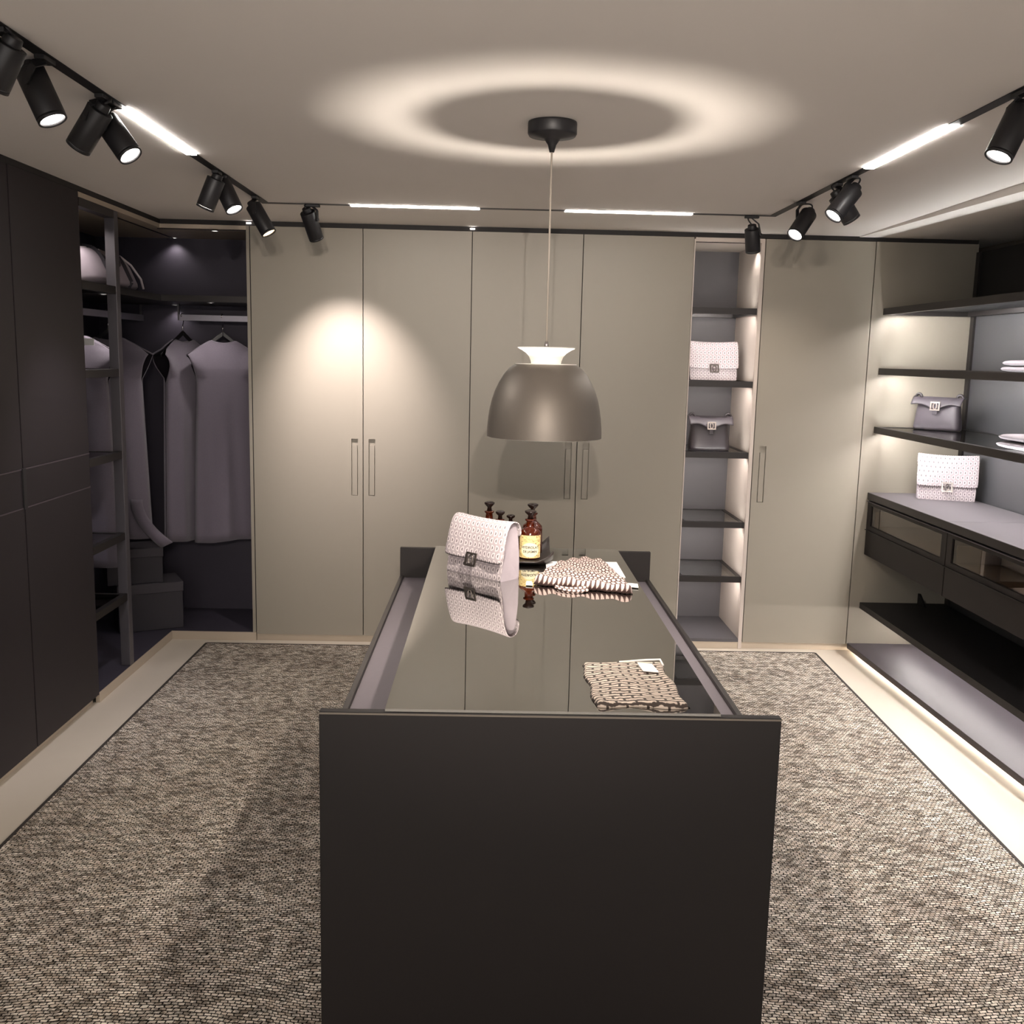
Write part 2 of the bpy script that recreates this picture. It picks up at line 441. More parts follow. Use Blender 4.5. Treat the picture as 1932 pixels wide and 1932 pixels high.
def wardrobe(label, x0, x1, splits, pulls):
    t = thing('wardrobe', label, 'wardrobe', ((x0 + x1) / 2, D, 0))
    c = MB().box(x0, x0 + 0.018, D + 0.024, BACKY, 0.04, 2.243).box(x1 - 0.018, x1, D + 0.024, BACKY, 0.04, 2.243)
    c.box(x0 + 0.018, x1 - 0.018, D + 0.024, BACKY, 0.04, 0.06).box(x0 + 0.018, x1 - 0.018, D + 0.024, BACKY, 2.223, 2.243)
    c.box(x0 + 0.018, x1 - 0.018, BACKY - 0.015, BACKY, 0.06, 2.223)
    build('carcass', c, M_gap, t)
    build('plinth', MB().box(x0, x1, D + 0.014, D + 0.03, 0.0, 0.039), M_plinth, t)
    xs = [x0] + splits + [x1]
    for i in range(len(xs) - 1):
        pl = pulls[i]
        d = build('door', door_mesh(xs[i] + G, xs[i + 1] - G, ZD0, ZD1, pl), M_door, t)
        if pl: build('recessed_handle', pull(*pl), M_door, d)
    return t
wardrobe('tall greige double-door wardrobe with a bright spotlight patch, beside the open closet', -1.301, -0.134, [-0.708],
         [(-0.771, -0.736, 0.829, 1.139), (-0.678, -0.643, 0.829, 1.139)])
wardrobe('tall greige double-door wardrobe behind the pendant lamp, beside the lit niche', -0.134, 1.040, [0.4525],
         [(0.388, 0.424, 0.833, 1.143), (0.483, 0.519, 0.833, 1.143)])
wardrobe('tall greige single-door wardrobe right of the lit niche', 1.418, 2.007, [], [(1.452, 1.488, 0.836, 1.145)])
ep = thing('end_panel', 'tall plain greige panel where the right-hand shelves end', 'panel', (2.28, D, 0))
build('panel', MB().box(2.007 + G, XBK, D, D + 0.022, 0.04, ZD1), M_door, ep)
build('plinth', MB().box(2.007, XBK, D + 0.014, D + 0.03, 0, 0.039), M_plinth, ep)

# ------------------------------------------------------------------ lit niche
def led(mbf, parent, m=None): return build('light_strip', mbf, m or M_led, parent)
nx0, nx1 = 1.042, 1.396
ni = thing('niche_bookcase', 'tall narrow lit shelf niche between the greige wardrobes', 'shelf unit', (1.22, D, 0))
build('back_panel', MB().box(nx0, nx1, BACKY - 0.012, BACKY, 0.058, 2.235), M_niche_back, ni)
build('side_panel', MB().box(nx1, 1.416, D, BACKY, 0.0, 2.243), M_niche, ni, bevel=0.001)
build('side_panel', MB().box(nx0 - 0.002, nx0 + 0.004, D + 0.002, BACKY - 0.012, 0.058, 2.235), M_niche, ni)
build('top_panel', MB().box(nx0 + 0.004, nx1, D, BACKY - 0.012, 2.222, 2.243), M_niche, ni)
build('top_light_channel', MB().box(nx0 + 0.01, nx1 - 0.01, D + 0.02, D + 0.032, 2.2195, 2.2215), M_gap, ni)
build('base_panel', MB().box(nx0 + 0.004, nx1, D, BACKY - 0.012, 0.04, 0.058), M_niche_back, ni)
build('plinth', MB().box(nx0, nx1, D + 0.004, D + 0.02, 0, 0.04), M_plinth, ni)
def frame_shelf(parent, x0, x1, y0, y1, zt_, th, fw, glass=M_sglass, frame=M_frame):
    mb = MB().box(x0, x1, y0, y0 + fw, zt_ - th, zt_).box(x0, x1, y1 - fw, y1, zt_ - th, zt_)
    mb.box(x0, x0 + fw, y0 + fw, y1 - fw, zt_ - th, zt_).box(x1 - fw, x1, y0 + fw, y1 - fw, zt_ - th, zt_)
    s_ = build('shelf', mb, frame, parent)
    build('glass_panel', MB().box(x0 + fw, x1 - fw, y0 + fw, y1 - fw, zt_ - 0.010, zt_ - 0.002), glass, s_)
    return s_
NZ = [1.882, 1.493, 1.107, 0.720, 0.412]
for z in NZ:
    s_ = frame_shelf(ni, nx0 + 0.005, nx1 - 0.001, D + 0.012, BACKY - 0.014, z, 0.033, 0.022)
    led(MB().box(nx0 + 0.02, nx1 - 0.012, D + 0.036, D + 0.044, z - 0.024, z - 0.012), s_)

# ------------------------------------------------------------------ left tall cabinet
M_groove = mat('groove_strip', S(78, 68, 73), 0.5)
lc = thing('tall_cabinet', 'tall charcoal cabinet with grooved doors on the left wall', 'cabinet', (-2.05, 3.6, 0))
build('carcass', MB().box(LEFTX, XL - 0.024, 2.5, 4.374, 0.04, 2.243), M_char, lc)
build('plinth', MB().box(LEFTX, XL - 0.03, 2.5, 4.37, 0, 0.039), M_plinth, lc)
for (y0, y1) in ((3.757, 4.374), (3.14, 3.753), (2.52, 3.136)):
    for nm, z0, z1 in (('upper_door', 1.1405, 2.243), ('door_band', 0.9935, 1.1355), ('lower_door', 0.04, 0.9885)):
        build(nm, MB().box(XL - 0.022, XL, y0 + 0.0015, y1 - 0.0015, z0, z1), M_char, lc, bevel=0.0012)
hd = MB().box(XL - 0.02, XL + 0.006, 3.742, 3.768, 0.988, 1.141)
build('handle', hd, M_blackshelf, lc, bevel=0.001)
hl = MB()
for z in (1.138, 0.991): hl.box(XL - 0.018, XL + 0.0015, 2.53, 4.372, z - 0.0022, z + 0.0022)
build('groove_trim', hl, M_groove, lc)

# ------------------------------------------------------------------ open corner closet on the left
cc = thing('corner_closet', 'open dark L-shaped corner closet with hanging rails', 'closet', (-1.95, 5.5, 0))
build('back_panel', MB().box(LEFTX, -1.303, BACKY, BACKY + 0.015, 0.05, 2.243), M_int, cc)
build('side_panel', MB().box(LEFTX - 0.015, LEFTX, 4.376, BACKY + 0.015, 0.05, 2.243), M_int, cc)
build('end_panel', MB().box(-1.320, -1.303, D + 0.0, BACKY, 0.05, 2.243), M_int, cc)
build('end_edge', MB().box(-1.320, -1.303, D - 0.0005, D, 0.05, 2.243), M_door, cc)
tp = MB().box(LEFTX, XL, 4.376, BACKY, 2.222, 2.243).box(XL, -1.32, D, BACKY, 2.222, 2.243)
build('top_panel', tp, M_plinth, cc)
ch = MB().box(XL - 0.085, XL - 0.075, 4.42, BACKY - 0.02, 2.2185, 2.2215).box(XL - 0.02, -1.325, D + 0.018, D + 0.028, 2.2185, 2.2215)
build('top_light_channel', ch, M_gap, cc)
build('floor_panel', MB().box(LEFTX, XL - 0.002, 4.376, BACKY, 0.035, 0.05).box(XL - 0.002, -1.32, D + 0.002, BACKY, 0.035, 0.05), M_int, cc)
build('plinth', MB().box(XL - 0.018, XL - 0.001, 4.376, D + 0.017, 0, 0.048).box(XL - 0.001, -1.303, D + 0.001, D + 0.017, 0, 0.048), M_plinth, cc)
sh = MB().box(LEFTX, XL - 0.008, 4.817, BACKY, 1.847, 1.880).box(XL - 0.008, -1.321, D + 0.006, BACKY, 1.847, 1.880)
build('shelf', sh, M_frame, cc, bevel=0.001)
build('hanging_rail', MB().box(-2.055, -2.03, 4.40, 5.88, 1.752, 1.787), M_rail, cc, bevel=0.002)
build('hanging_rail', MB().box(-1.765, -1.322, 5.668, 5.692, 1.754, 1.788), M_rail, cc, bevel=0.002)
build('rail_bracket', MB().box(-1.772, -1.764, 5.672, 5.688, 1.756, 1.847), M_post, cc)
build('rail_bracket', MB().box(-2.047, -2.038, 4.87, 4.885, 1.756, 1.847), M_post, cc)
build('rail_bracket', MB().box(-2.047, -2.038, 5.86, 5.875, 1.756, 1.847), M_post, cc)

# ladder-like shelf tower between cabinet and closet
tw = thing('shelf_tower', 'slim open shelf tower with grey post and glass shelves beside the charcoal cabinet', 'shelf unit', (-1.9, 4.6, 0))
PY0, PY1 = 4.765, 4.815
build('post', MB().box(XL - 0.045, XL, PY0, PY1, 0.051, 2.221), M_post, tw, bevel=0.0015)
build('post', MB().box(LEFTX + 0.002, LEFTX + 0.04, PY0, PY1, 0.051, 2.221), M_post, tw, bevel=0.0015)
build('top_bar', MB().box(XL - 0.045, XL, 4.378, PY0, 2.186, 2.221), M_frame, tw)
for i, z in enumerate((1.879, 1.499, 1.110, 0.717, 0.416)):
    s_ = frame_shelf(tw, LEFTX + 0.042 if i == 0 else XL - 0.21, XL - 0.002, 4.378, PY0 - 0.001, z, 0.035, 0.026)
# small recessed lamps of the closet
def puck(label, x, y, z, w, ang=100, col=NEUT):
    t = thing('recessed_downlight', label, 'downlight', (x, y, z))
    build('ring', MB().lathe([(0.016, -0.003), (0.021, -0.003), (0.021, 0.0), (0.016, 0.0)], (x, y, z), 24, True), M_steel, t)
    build('lens', MB().cyl((x, y, z - 0.002), (x, y, z - 0.0005), 0.0155, n=20), M_puck, t)
    l = bpy.data.lights.new('downlight_lamp', 'SPOT'); l.energy = w; l.color = col; l.spot_size = math.radians(ang); l.spot_blend = 0.7; l.shadow_soft_size = 0.015
    o = bpy.data.objects.new('lamp', l); COL.objects.link(o); o.parent = t; o.location = (0, 0, -0.008)
    return t
puck('small downlight in the closet top near the back corner', -1.842, 5.862, 2.2215, 1.5, 120)
puck('small downlight under the closet shelf near the back corner', -1.842, 5.862, 1.8465, 1.0, 120)
puck('small downlight in the closet top above the travel bag', -1.86, 4.62, 2.2215, 4.0, 130)
puck('small downlight under the closet shelf above the near coat', -1.86, 4.845, 1.8465, 4.5, 120)
puck('small downlight under the closet shelf beside the far wall coats', -1.53, 5.47, 1.8465, 3.6, 120)
puck('small downlight in the closet top over the empty shelf end', -1.50, 5.47, 2.2215, 1.2, 110)

puck('small downlight in the top of the lit niche', 1.345, D + 0.06, 2.2215, 1.8, 120)
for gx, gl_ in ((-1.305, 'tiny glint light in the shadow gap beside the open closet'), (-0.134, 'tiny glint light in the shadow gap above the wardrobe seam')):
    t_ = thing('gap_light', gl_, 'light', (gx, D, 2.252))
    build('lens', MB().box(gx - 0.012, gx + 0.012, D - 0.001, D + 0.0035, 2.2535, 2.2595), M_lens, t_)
# ------------------------------------------------------------------ right shelving
rs = thing('wall_shelving', 'lit wall shelving with dark-edged glass shelves on the right', 'shelving', (2.3, 4.2, 0))
NY = 2.2
build('back_panel', MB().box(XBK, XBK + 0.012, NY, D, 0.06, 1.866), M_backglass, rs)
build('upper_back_panel', MB().box(XBK, XBK + 0.012, NY, D, 1.867, 2.20), M_blackshelf, rs)
build('corner_post', MB().box(XBK - 0.012, XBK, D - 0.042, D - 0.003, 0.06, 2.20), M_frame, rs)
for k, (z, th) in enumerate(((1.897, 0.034), (1.580, 0.034), (1.265, 0.034))):
    s_ = frame_shelf(rs, 2.07, XBK - 0.013, NY, D - 0.003, z, th, 0.03, glass=M_blackshelf if k == 0 else M_sglass)
    led(MB().box(2.104, 2.112, NY + 0.1, D - 0.02, z - th + 0.004, z - th + 0.016), s_, M_led_bright)
build('lower_shelf', MB().box(2.066, XBK - 0.013, NY, D - 0.003, 0.250, 0.283), M_blackshelf, rs, bevel=0.001)
led(MB().box(2.30, 2.312, NY + 0.1, D - 0.05, 0.2425, 0.2495), rs)
build('shelf_bracket', MB().hexa([(2.39, 5.30, 0.2835), (2.40, 5.30, 0.2835), (2.40, 5.40, 0.2835), (2.39, 5.40, 0.2835), (2.39, 5.38, 0.34), (2.40, 5.38, 0.34), (2.40, 5.40, 0.34), (2.39, 5.40, 0.34)]), M_blackshelf, rs)
bs = MB().hexa([(2.085, NY, 0.016), (XBK, NY, 0.016), (XBK, D - 0.003, 0.016), (2.013, D - 0.003, 0.016),
                (2.085, NY, 0.046), (XBK, NY, 0.046), (XBK, D - 0.003, 0.046), (2.013, D - 0.003, 0.046)])
build('base_board', bs, M_base, rs, bevel=0.001)
bs2 = MB().hexa([(2.16, NY, 0.0), (XBK, NY, 0.0), (XBK, D - 0.003, 0.0), (2.10, D - 0.003, 0.0),
                 (2.16, NY, 0.016), (XBK, NY, 0.016), (XBK, D - 0.003, 0.016), (2.10, D - 0.003, 0.016)])
build('base_plinth', bs2, M_plinth, rs)
led(MB().hexa([(2.130, NY + 0.05, 0.010), (2.140, NY + 0.05, 0.010), (2.072, D - 0.02, 0.010), (2.062, D - 0.02, 0.010),
               (2.130, NY + 0.05, 0.0155), (2.140, NY + 0.05, 0.0155), (2.072, D - 0.02, 0.0155), (2.062, D - 0.02, 0.0155)]), rs, M_ledwarm)
# counter on the drawers
wt = thing('counter_top', 'mauve leather counter top under the glass shelves on the right', 'counter top', (2.3, 4.2, 0.865))
build('top_board', MB().box(2.066, XBK - 0.013, 4.424, D - 0.003, 0.866, 0.904), M_counter, wt, bevel=0.0015)
build('top_board', MB().box(2.066, XBK - 0.013, NY, 4.420, 0.866, 0.904), M_counter, wt, bevel=0.0015)
build('front_edge', MB().box(2.0635, 2.0655, NY, D - 0.003, 0.866, 0.903), M_frame, wt)
def drawer_unit(label, y0, y1):
    t = thing('drawer_cabinet', label, 'drawer cabinet', (2.3, (y0 + y1) / 2, 0.556))
    X0, X1 = 2.09, XBK - 0.014
    c = MB().box(X0, X1, y0, y0 + 0.016, 0.556, 0.857).box(X0, X1, y1 - 0.016, y1, 0.556, 0.857)
    c.box(X0, X1, y0 + 0.016, y1 - 0.016, 0.556, 0.570).box(X1 - 0.012, X1, y0 + 0.016, y1 - 0.016, 0.570, 0.857)
    c.box(X0, X1 - 0.012, y0 + 0.016, y1 - 0.016, 0.846, 0.857)
    build('carcass', c, M_blackshelf, t)
    # glass fronted drawer
    d = MB(); a, b = y0 + 0.002, y1 - 0.002
    d.box(2.068, 2.088, a, b, 0.700, 0.724).box(2.068, 2.088, a, b, 0.836, 0.852)
    d.box(2.068, 2.088, a, a + 0.05, 0.724, 0.836).box(2.068, 2.088, b - 0.05, b, 0.724, 0.836)
    dr = build('glass_drawer', d, M_isl, t)
    build('smoked_pane', MB().box(2.074, 2.079, a + 0.05, b - 0.05, 0.724, 0.836), M_smoked, dr)
    bx = MB().box(2.10, X1 - 0.02, a + 0.03, b - 0.03, 0.710, 0.720)
    bx.box(2.10, X1 - 0.02, a + 0.03, a + 0.04, 0.72, 0.80).box(2.10, X1 - 0.02, b - 0.04, b - 0.03, 0.72, 0.80).box(X1 - 0.03, X1 - 0.02, a + 0.04, b - 0.04, 0.72, 0.80)
    build('drawer_tray', bx, M_plinth, dr)
    led(MB().box(2.105, 2.113, a + 0.06, b - 0.06, 0.838, 0.845), t, M_ledsoft)
    build('drawer', MB().box(2.068, 2.088, a, b, 0.558, 0.696), M_isl, t, bevel=0.001)
    build('pull_edge', MB().box(2.060, 2.09, a, b, 0.697, 0.699), M_frame, t)
    build('pull_edge', MB().box(2.060, 2.09, a, b, 0.8545, 0.8575), M_post, t)
    return t
M_ledsoft = emit('led_soft', (1.0, 0.82, 0.62, 1), 2.5)
drawer_unit('black drawer cabinet with glass drawer below the white clutch', 4.424, D - 0.003)
drawer_unit('black drawer cabinet with glass drawer nearer the camera at right', 3.44, 4.420)

# ------------------------------------------------------------------ island
IX0, IX1, IY0, IY1, IZP, IZT = -0.371, 0.648, 2.092, 3.975, 0.823, 0.700
isl = thing('display_island', 'black wardrobe island with raised end panels in the room centre', 'island', (0.14, 3.03, 0))
def end_panel(y0, y1, y2):
    build('end_panel', MB().box(IX0, IX1, y0, y1, 0.0125, IZP), M_isl, isl, bevel=0.0015)
end_panel(IY0, IY0 + 0.022, 0); end_panel(IY1, IY1 + 0.022, 0)
build('edge_trim', MB().box(IX0, IX1, IY0 - 0.0012, IY0 - 0.0002, IZP - 0.006, IZP - 0.002), M_isl_edge, isl)
build('leather_top', MB().box(IX0 + 0.016, IX1 - 0.016, IY0 + 0.023, IY1 - 0.001, IZT - 0.02, IZT), M_leather_top, isl)
for x0, x1 in ((IX0, IX0 + 0.015), (IX1 - 0.015, IX1)):
    build('side_rim', MB().box(x0, x1, IY0 + 0.023, IY1 - 0.001, IZT - 0.022, IZT + 0.010), M_frame, isl, bevel=0.001)
build('centre_divider', MB().box(0.122, 0.150, IY0 + 0.024, IY1 - 0.002, IZT + 0.0005, IZT + 0.012), M_frame, isl)
build('body', MB().box(IX0 + 0.03, IX1 - 0.03, IY0 + 0.023, IY1 - 0.001, 0.0125, IZT - 0.023), M_gap, isl)
ys = [IY0 + 0.026 + k * (IY1 - IY0 - 0.03) / 2 for k in range(3)]
zs = [0.06, 0.27, 0.475, 0.672]
for side in (-1, 1):
    xa, xb = (IX0 + 0.006, IX0 + 0.028) if side < 0 else (IX1 - 0.028, IX1 - 0.006)
    for i in range(2):
        for j in range(3):
            dr = build('drawer', MB().box(xa, xb, ys[i] + 0.002, ys[i + 1] - 0.002, zs[j] + 0.002, zs[j + 1] - 0.002), M_isl, isl, bevel=0.001)
gl = thing('glass_top', 'reflective clear glass sheet bridging the island end panels', 'glass top', (0.143, 3.03, IZP))
GZ = IZP + 0.007
build('pane', MB().box(-0.227, 0.513, IY0 + 0.004, IY1 + 0.016, IZP + 0.001, GZ), M_glass, gl)

# ------------------------------------------------------------------ handbags
def clasp(parent, cx, y, cz, w, h, material, tilt=0.0):
    """square clasp: outer frame with two overlapping D loops"""
    mb = MB(); b = w * 0.13; d = 0.005
    def R(px, py, pz): # small tilt about x
        return (cx + px, y + py * math.cos(tilt) - pz * math.sin(tilt), cz + pz * math.cos(tilt) + py * math.sin(tilt))
    def bx(x0, x1, z0, z1):
        mb.hexa([R(x0, -d, z0), R(x1, -d, z0), R(x1, 0, z0), R(x0, 0, z0), R(x0, -d, z1), R(x1, -d, z1), R(x1, 0, z1), R(x0, 0, z1)])
    bx(-w / 2, w / 2, h / 2 - b, h / 2); bx(-w / 2, w / 2, -h / 2, -h / 2 + b)
    bx(-w / 2, -w / 2 + b, -h / 2 + b, h / 2 - b); bx(w / 2 - b, w / 2, -h / 2 + b, h / 2 - b)
    for sgn in (-1, 1):
        pts = []
        for k in range(13):
            th = -PI / 2 + PI * k / 12
            pts.append(R(sgn * (-0.10 * w + 0.28 * w * math.cos(th)), -d * 0.5, (h / 2 - b * 0.6) * math.sin(th)))
        mb.tube(pts, b * 0.42, 6)
    return build('clasp', mb, material, parent, local=True)

def clutch(label, loc, rz, w, h, d, pitch_scale=1.0, group=None):
    t = thing('clutch_bag', label, 'handbag', loc, rz)
    H = h
    body = [(-0.50, 0.0), (-0.52, 0.05), (-0.47, 0.22), (-0.36, 0.50), (-0.22, 0.78), (-0.06, 0.93), (0.12, 0.965), (0.34, 0.93), (0.45, 0.78), (0.50, 0.45), (0.50, 0.05), (0.47, 0.0)]
    n = len(body); mb = MB(); nx = 14
    def cs(u, k):
        a, b = body[k % n]
        s_ = abs(u * 2 - 1)
        pinch = 1 - 0.10 * s_ ** 4 * (1 if 0.05 < b < 0.95 else 0.3)
        sag = -0.025 * H * (1 - s_ ** 2) if b > 0.85 else 0
        wd = 1 + 0.02 * math.sin(b * 5)
        return ((u - 0.5) * w * 0.96 * wd, a * d * pinch, b * H + sag)
    per = [0.0]
    for k in range(1, n + 1):
        a, b = body[k - 1], body[k % n]; per.append(per[-1] + math.hypot((a[0] - b[0]) * d, (a[1] - b[1]) * H))
    mb.grid(lambda u, v: cs(u, round(v * n)), nx, n, uv=lambda u, v: (u * w, per[round(v * n)]))
    build('body', mb, M_mono, t, local=True, subd=1)
    # gussets
    for u, sx in ((0.0, -1), (1.0, 1)):
        gs = MB(); ring = [Vector(cs(u, k)) for k in range(n)]
        c = sum(ring, Vector()) / n
        mid = [c + (p_ - c) * 0.55 - Vector((sx * 0.012, 0, 0)) for p_ in ring]
        gs.add(ring + mid + [c - Vector((sx * 0.018, 0, 0))], [(k, (k + 1) % n, n + (k + 1) % n, n + k) for k in range(n)] + [(n + k, n + (k + 1) % n, 2 * n) for k in range(n)], True)
        build('gusset', gs, M_side, t, local=True)
    # flap: from behind, over the top, down the front
    prof = [(0.50, 0.72), (0.47, 0.88), (0.34, 0.975), (0.12, 1.0), (-0.08, 0.985), (-0.24, 0.86), (-0.36, 0.68), (-0.47, 0.47), (-0.57, 0.30)]
    m_ = len(prof); fp = [0.0]
    for k in range(1, m_): fp.append(fp[-1] + math.hypot((prof[k][0] - prof[k - 1][0]) * d, (prof[k][1] - prof[k - 1][1]) * H))
    fl = MB()
    def ff(u, v):
        a, b = prof[round(v * (m_ - 1))]; s_ = abs(u * 2 - 1)
        sag = -0.03 * H * (1 - s_ ** 2) if b > 0.85 else -0.012 * H * (1 - s_ ** 2)
        wave = 0.006 * math.sin(u * 9) * (1 - b)
        return ((u - 0.5) * w * 1.03, a * d - wave, b * H + sag)
    fl.grid(ff, 14, m_ - 1, uv=lambda u, v: (u * w, -fp[round(v * (m_ - 1))]))
    build('flap', fl, M_mono, t, local=True, solid=0.006, subd=1)
    clasp(t, 0.0, -0.575 * d - 0.004, 0.30 * H, w * 0.185, w * 0.175, M_clasp_dark, tilt=-0.25)
    return t

th_ = math.radians(-44)
clutch('white monogram clutch standing on the island glass', (-0.031, 3.478, GZ), th_, 0.277, 0.205, 0.096)
clutch('white monogram clutch on the niche shelf above the dark bag', (1.215, 5.635, 1.493), math.radians(2), 0.272, 0.215, 0.10)
clutch('white monogram clutch on the right-hand leather counter', (2.385, 5.165, 0.905), math.radians(-20), 0.29, 0.238, 0.09)

def slouch_bag(label, loc, rz, w, h, d, material):
    t = thing('flap_handbag', label, 'handbag', loc, rz)
    mb = MB(); nu, nv = 28, 12
    def fn(u, v):
        th = 2 * PI * u; b = v
        wd = w * (1.0 - 0.14 * b) * (0.98 if b > 0.03 else 0.95)
        dp = d * (1 - 0.72 * b ** 1.5) * (1.0 if b > 0.03 else 0.94)
        c, s_ = math.cos(th), math.sin(th)
        x = wd / 2 * math.copysign(abs(c) ** 0.45, c); y = dp / 2 * math.copysign(abs(s_) ** 0.6, s_)
        top = 0.90 + 0.10 * (abs(x) / (w / 2)) ** 2
        y += 0.006 * math.sin(14 * x / w) * b
        return (x, y, h * b * top)
    mb.grid(fn, nu, nv, close_u=True)
    o = len(mb.v) - nu; mb.f.append(tuple(range(nu))[::-1]); mb.sm.append(False)
    mb.f.append(tuple(o + i for i in range(nu))); mb.sm.append(True)
    build('body', mb, material, t, local=True)
    fl = MB()
    def ff(u, v):
        s_ = u * 2 - 1
        x = s_ * w * 0.53
        topz = h * (0.915 + 0.05 * s_ * s_)
        if v < 0.3: return (x, d * 0.16 - v / 0.3 * d * 0.14, topz - 0.02 * h * (1 - v / 0.3))
        k = (v - 0.3) / 0.7
        dropw = 0.24 + 0.05 * math.cos(s_ * 5.5) - 0.04 * s_ * s_
        return (x * (1 - 0.02 * k), -d * 0.02 - d * 0.42 * k ** 0.6 - 0.004, topz - k * dropw * h)
    fl.grid(ff, 24, 10)
    build('flap', fl, M_darkleather, t, local=True, solid=0.005)
    for sx in (-1, 1):
        pts = []
        for k in range(9):
            th = PI * k / 8
            pts.append((sx * (w * 0.43 + 0.016 * math.cos(th)), -0.005, h * 0.93 + 0.020 * math.sin(th)))
        build('strap_loop', MB().tube(pts, 0.0075, 8), M_darkleather2, t, local=True)
    clasp(t, 0.0, -d * 0.47, h * 0.70, w * 0.20, w * 0.18, M_clasp_pale, tilt=-0.12)
    build('clasp_tab', MB().box(-w * 0.05, w * 0.05, -d * 0.50, -d * 0.47, h * 0.46, h * 0.60), material, t, local=True, bevel=0.002)
    return t
slouch_bag('small dark leather flap bag on the niche shelf below the white clutch', (1.207, 5.575, 1.107), math.radians(0), 0.235, 0.195, 0.12, M_darkleather2)
slouch_bag('grey leather flap bag with pale clasp on the right glass shelf', (2.352, 5.258, 1.266), math.radians(-48), 0.255, 0.178, 0.10, M_darkleather)

# travel bag on the closet shelf
db = thing('travel_bag', 'grey leather travel bag with dark straps on the top closet shelf', 'travel bag', (-1.957, 5.0, 1.881))
mb = MB(); nu, nv = 24, 16
def duf(u, v):
    th = 2 * PI * u; s_ = v * 2 - 1
    e = (1 - abs(s_) ** 5) ** 0.5 if abs(s_) < 1 else 0
    e = 0.35 + 0.65 * e
    c, q = math.cos(th), math.sin(th)
    X = math.copysign(abs(c) ** 0.6, c); Z = math.copysign(abs(q) ** 0.55, q)
    z = 0.078 + 0.078 * Z * (1 if q < 0 else e)
    hx = 0.135 * (1 - 0.62 * max(0, z / 0.156 - 0.15)) * e
    z += 0.026 * max(0, Z) * (1 - 0.4 * s_ * s_)
    return (X * hx, s_ * 0.36 * (1 - 0.16 * max(0, z / 0.2)), z + 0.002)
mb.grid(duf, nu, nv, close_u=True)
mb.f.append(tuple(range(nu))[::-1]); mb.sm.append(True)
o_ = len(mb.v) - nu; mb.f.append(tuple(o_ + i for i in range(nu))); mb.sm.append(True)
build('body', mb, M_duffel, db, local=True)
for yy in (-0.13, 0.13):
    st = MB(); pts = []
    for k in range(11):
        th = -0.25 * PI + (1.5 * PI) * k / 10
        v_ = (yy / 0.36 + 1) / 2; x, y, z = duf((th / (2 * PI)) % 1, v_); pts.append((x * 1.04, yy, 0.002 + z * 1.015))
    for a, b in zip(pts[:-1], pts[1:]): st.bar(a, b, 0.022, 0.006, up=(0, 1, 0))
    build('strap', st, M_duffel_tr, db, local=True)
for sx in (-1, 1):
    pts = []
    for k in range(13):
        f = k / 12
        pts.append((sx * (0.062 + 0.05 * math.sin(PI * f)), -0.13 + 0.26 * f, 0.162 - 0.055 * math.sin(PI * f) + 0.004))
    build('handle', MB().tube(pts, 0.007, 8), M_duffel_tr, db, local=True)
pp = [(0.118, 0.335, 0.02), (0.110, 0.322, 0.07), (0.075, 0.285, 0.135), (0.035, 0.24, 0.176)]
build('piping', MB().tube(pp, 0.006, 8), M_duffel_pale, db, local=True)
pp = [(0.02, -0.28, 0.168), (0.015, -0.14, 0.181), (0.012, 0.0, 0.186), (0.012, 0.14, 0.181), (0.02, 0.24, 0.172)]
build('zip', MB().tube(pp, 0.004, 8), M_duffel_pale, db, local=True)

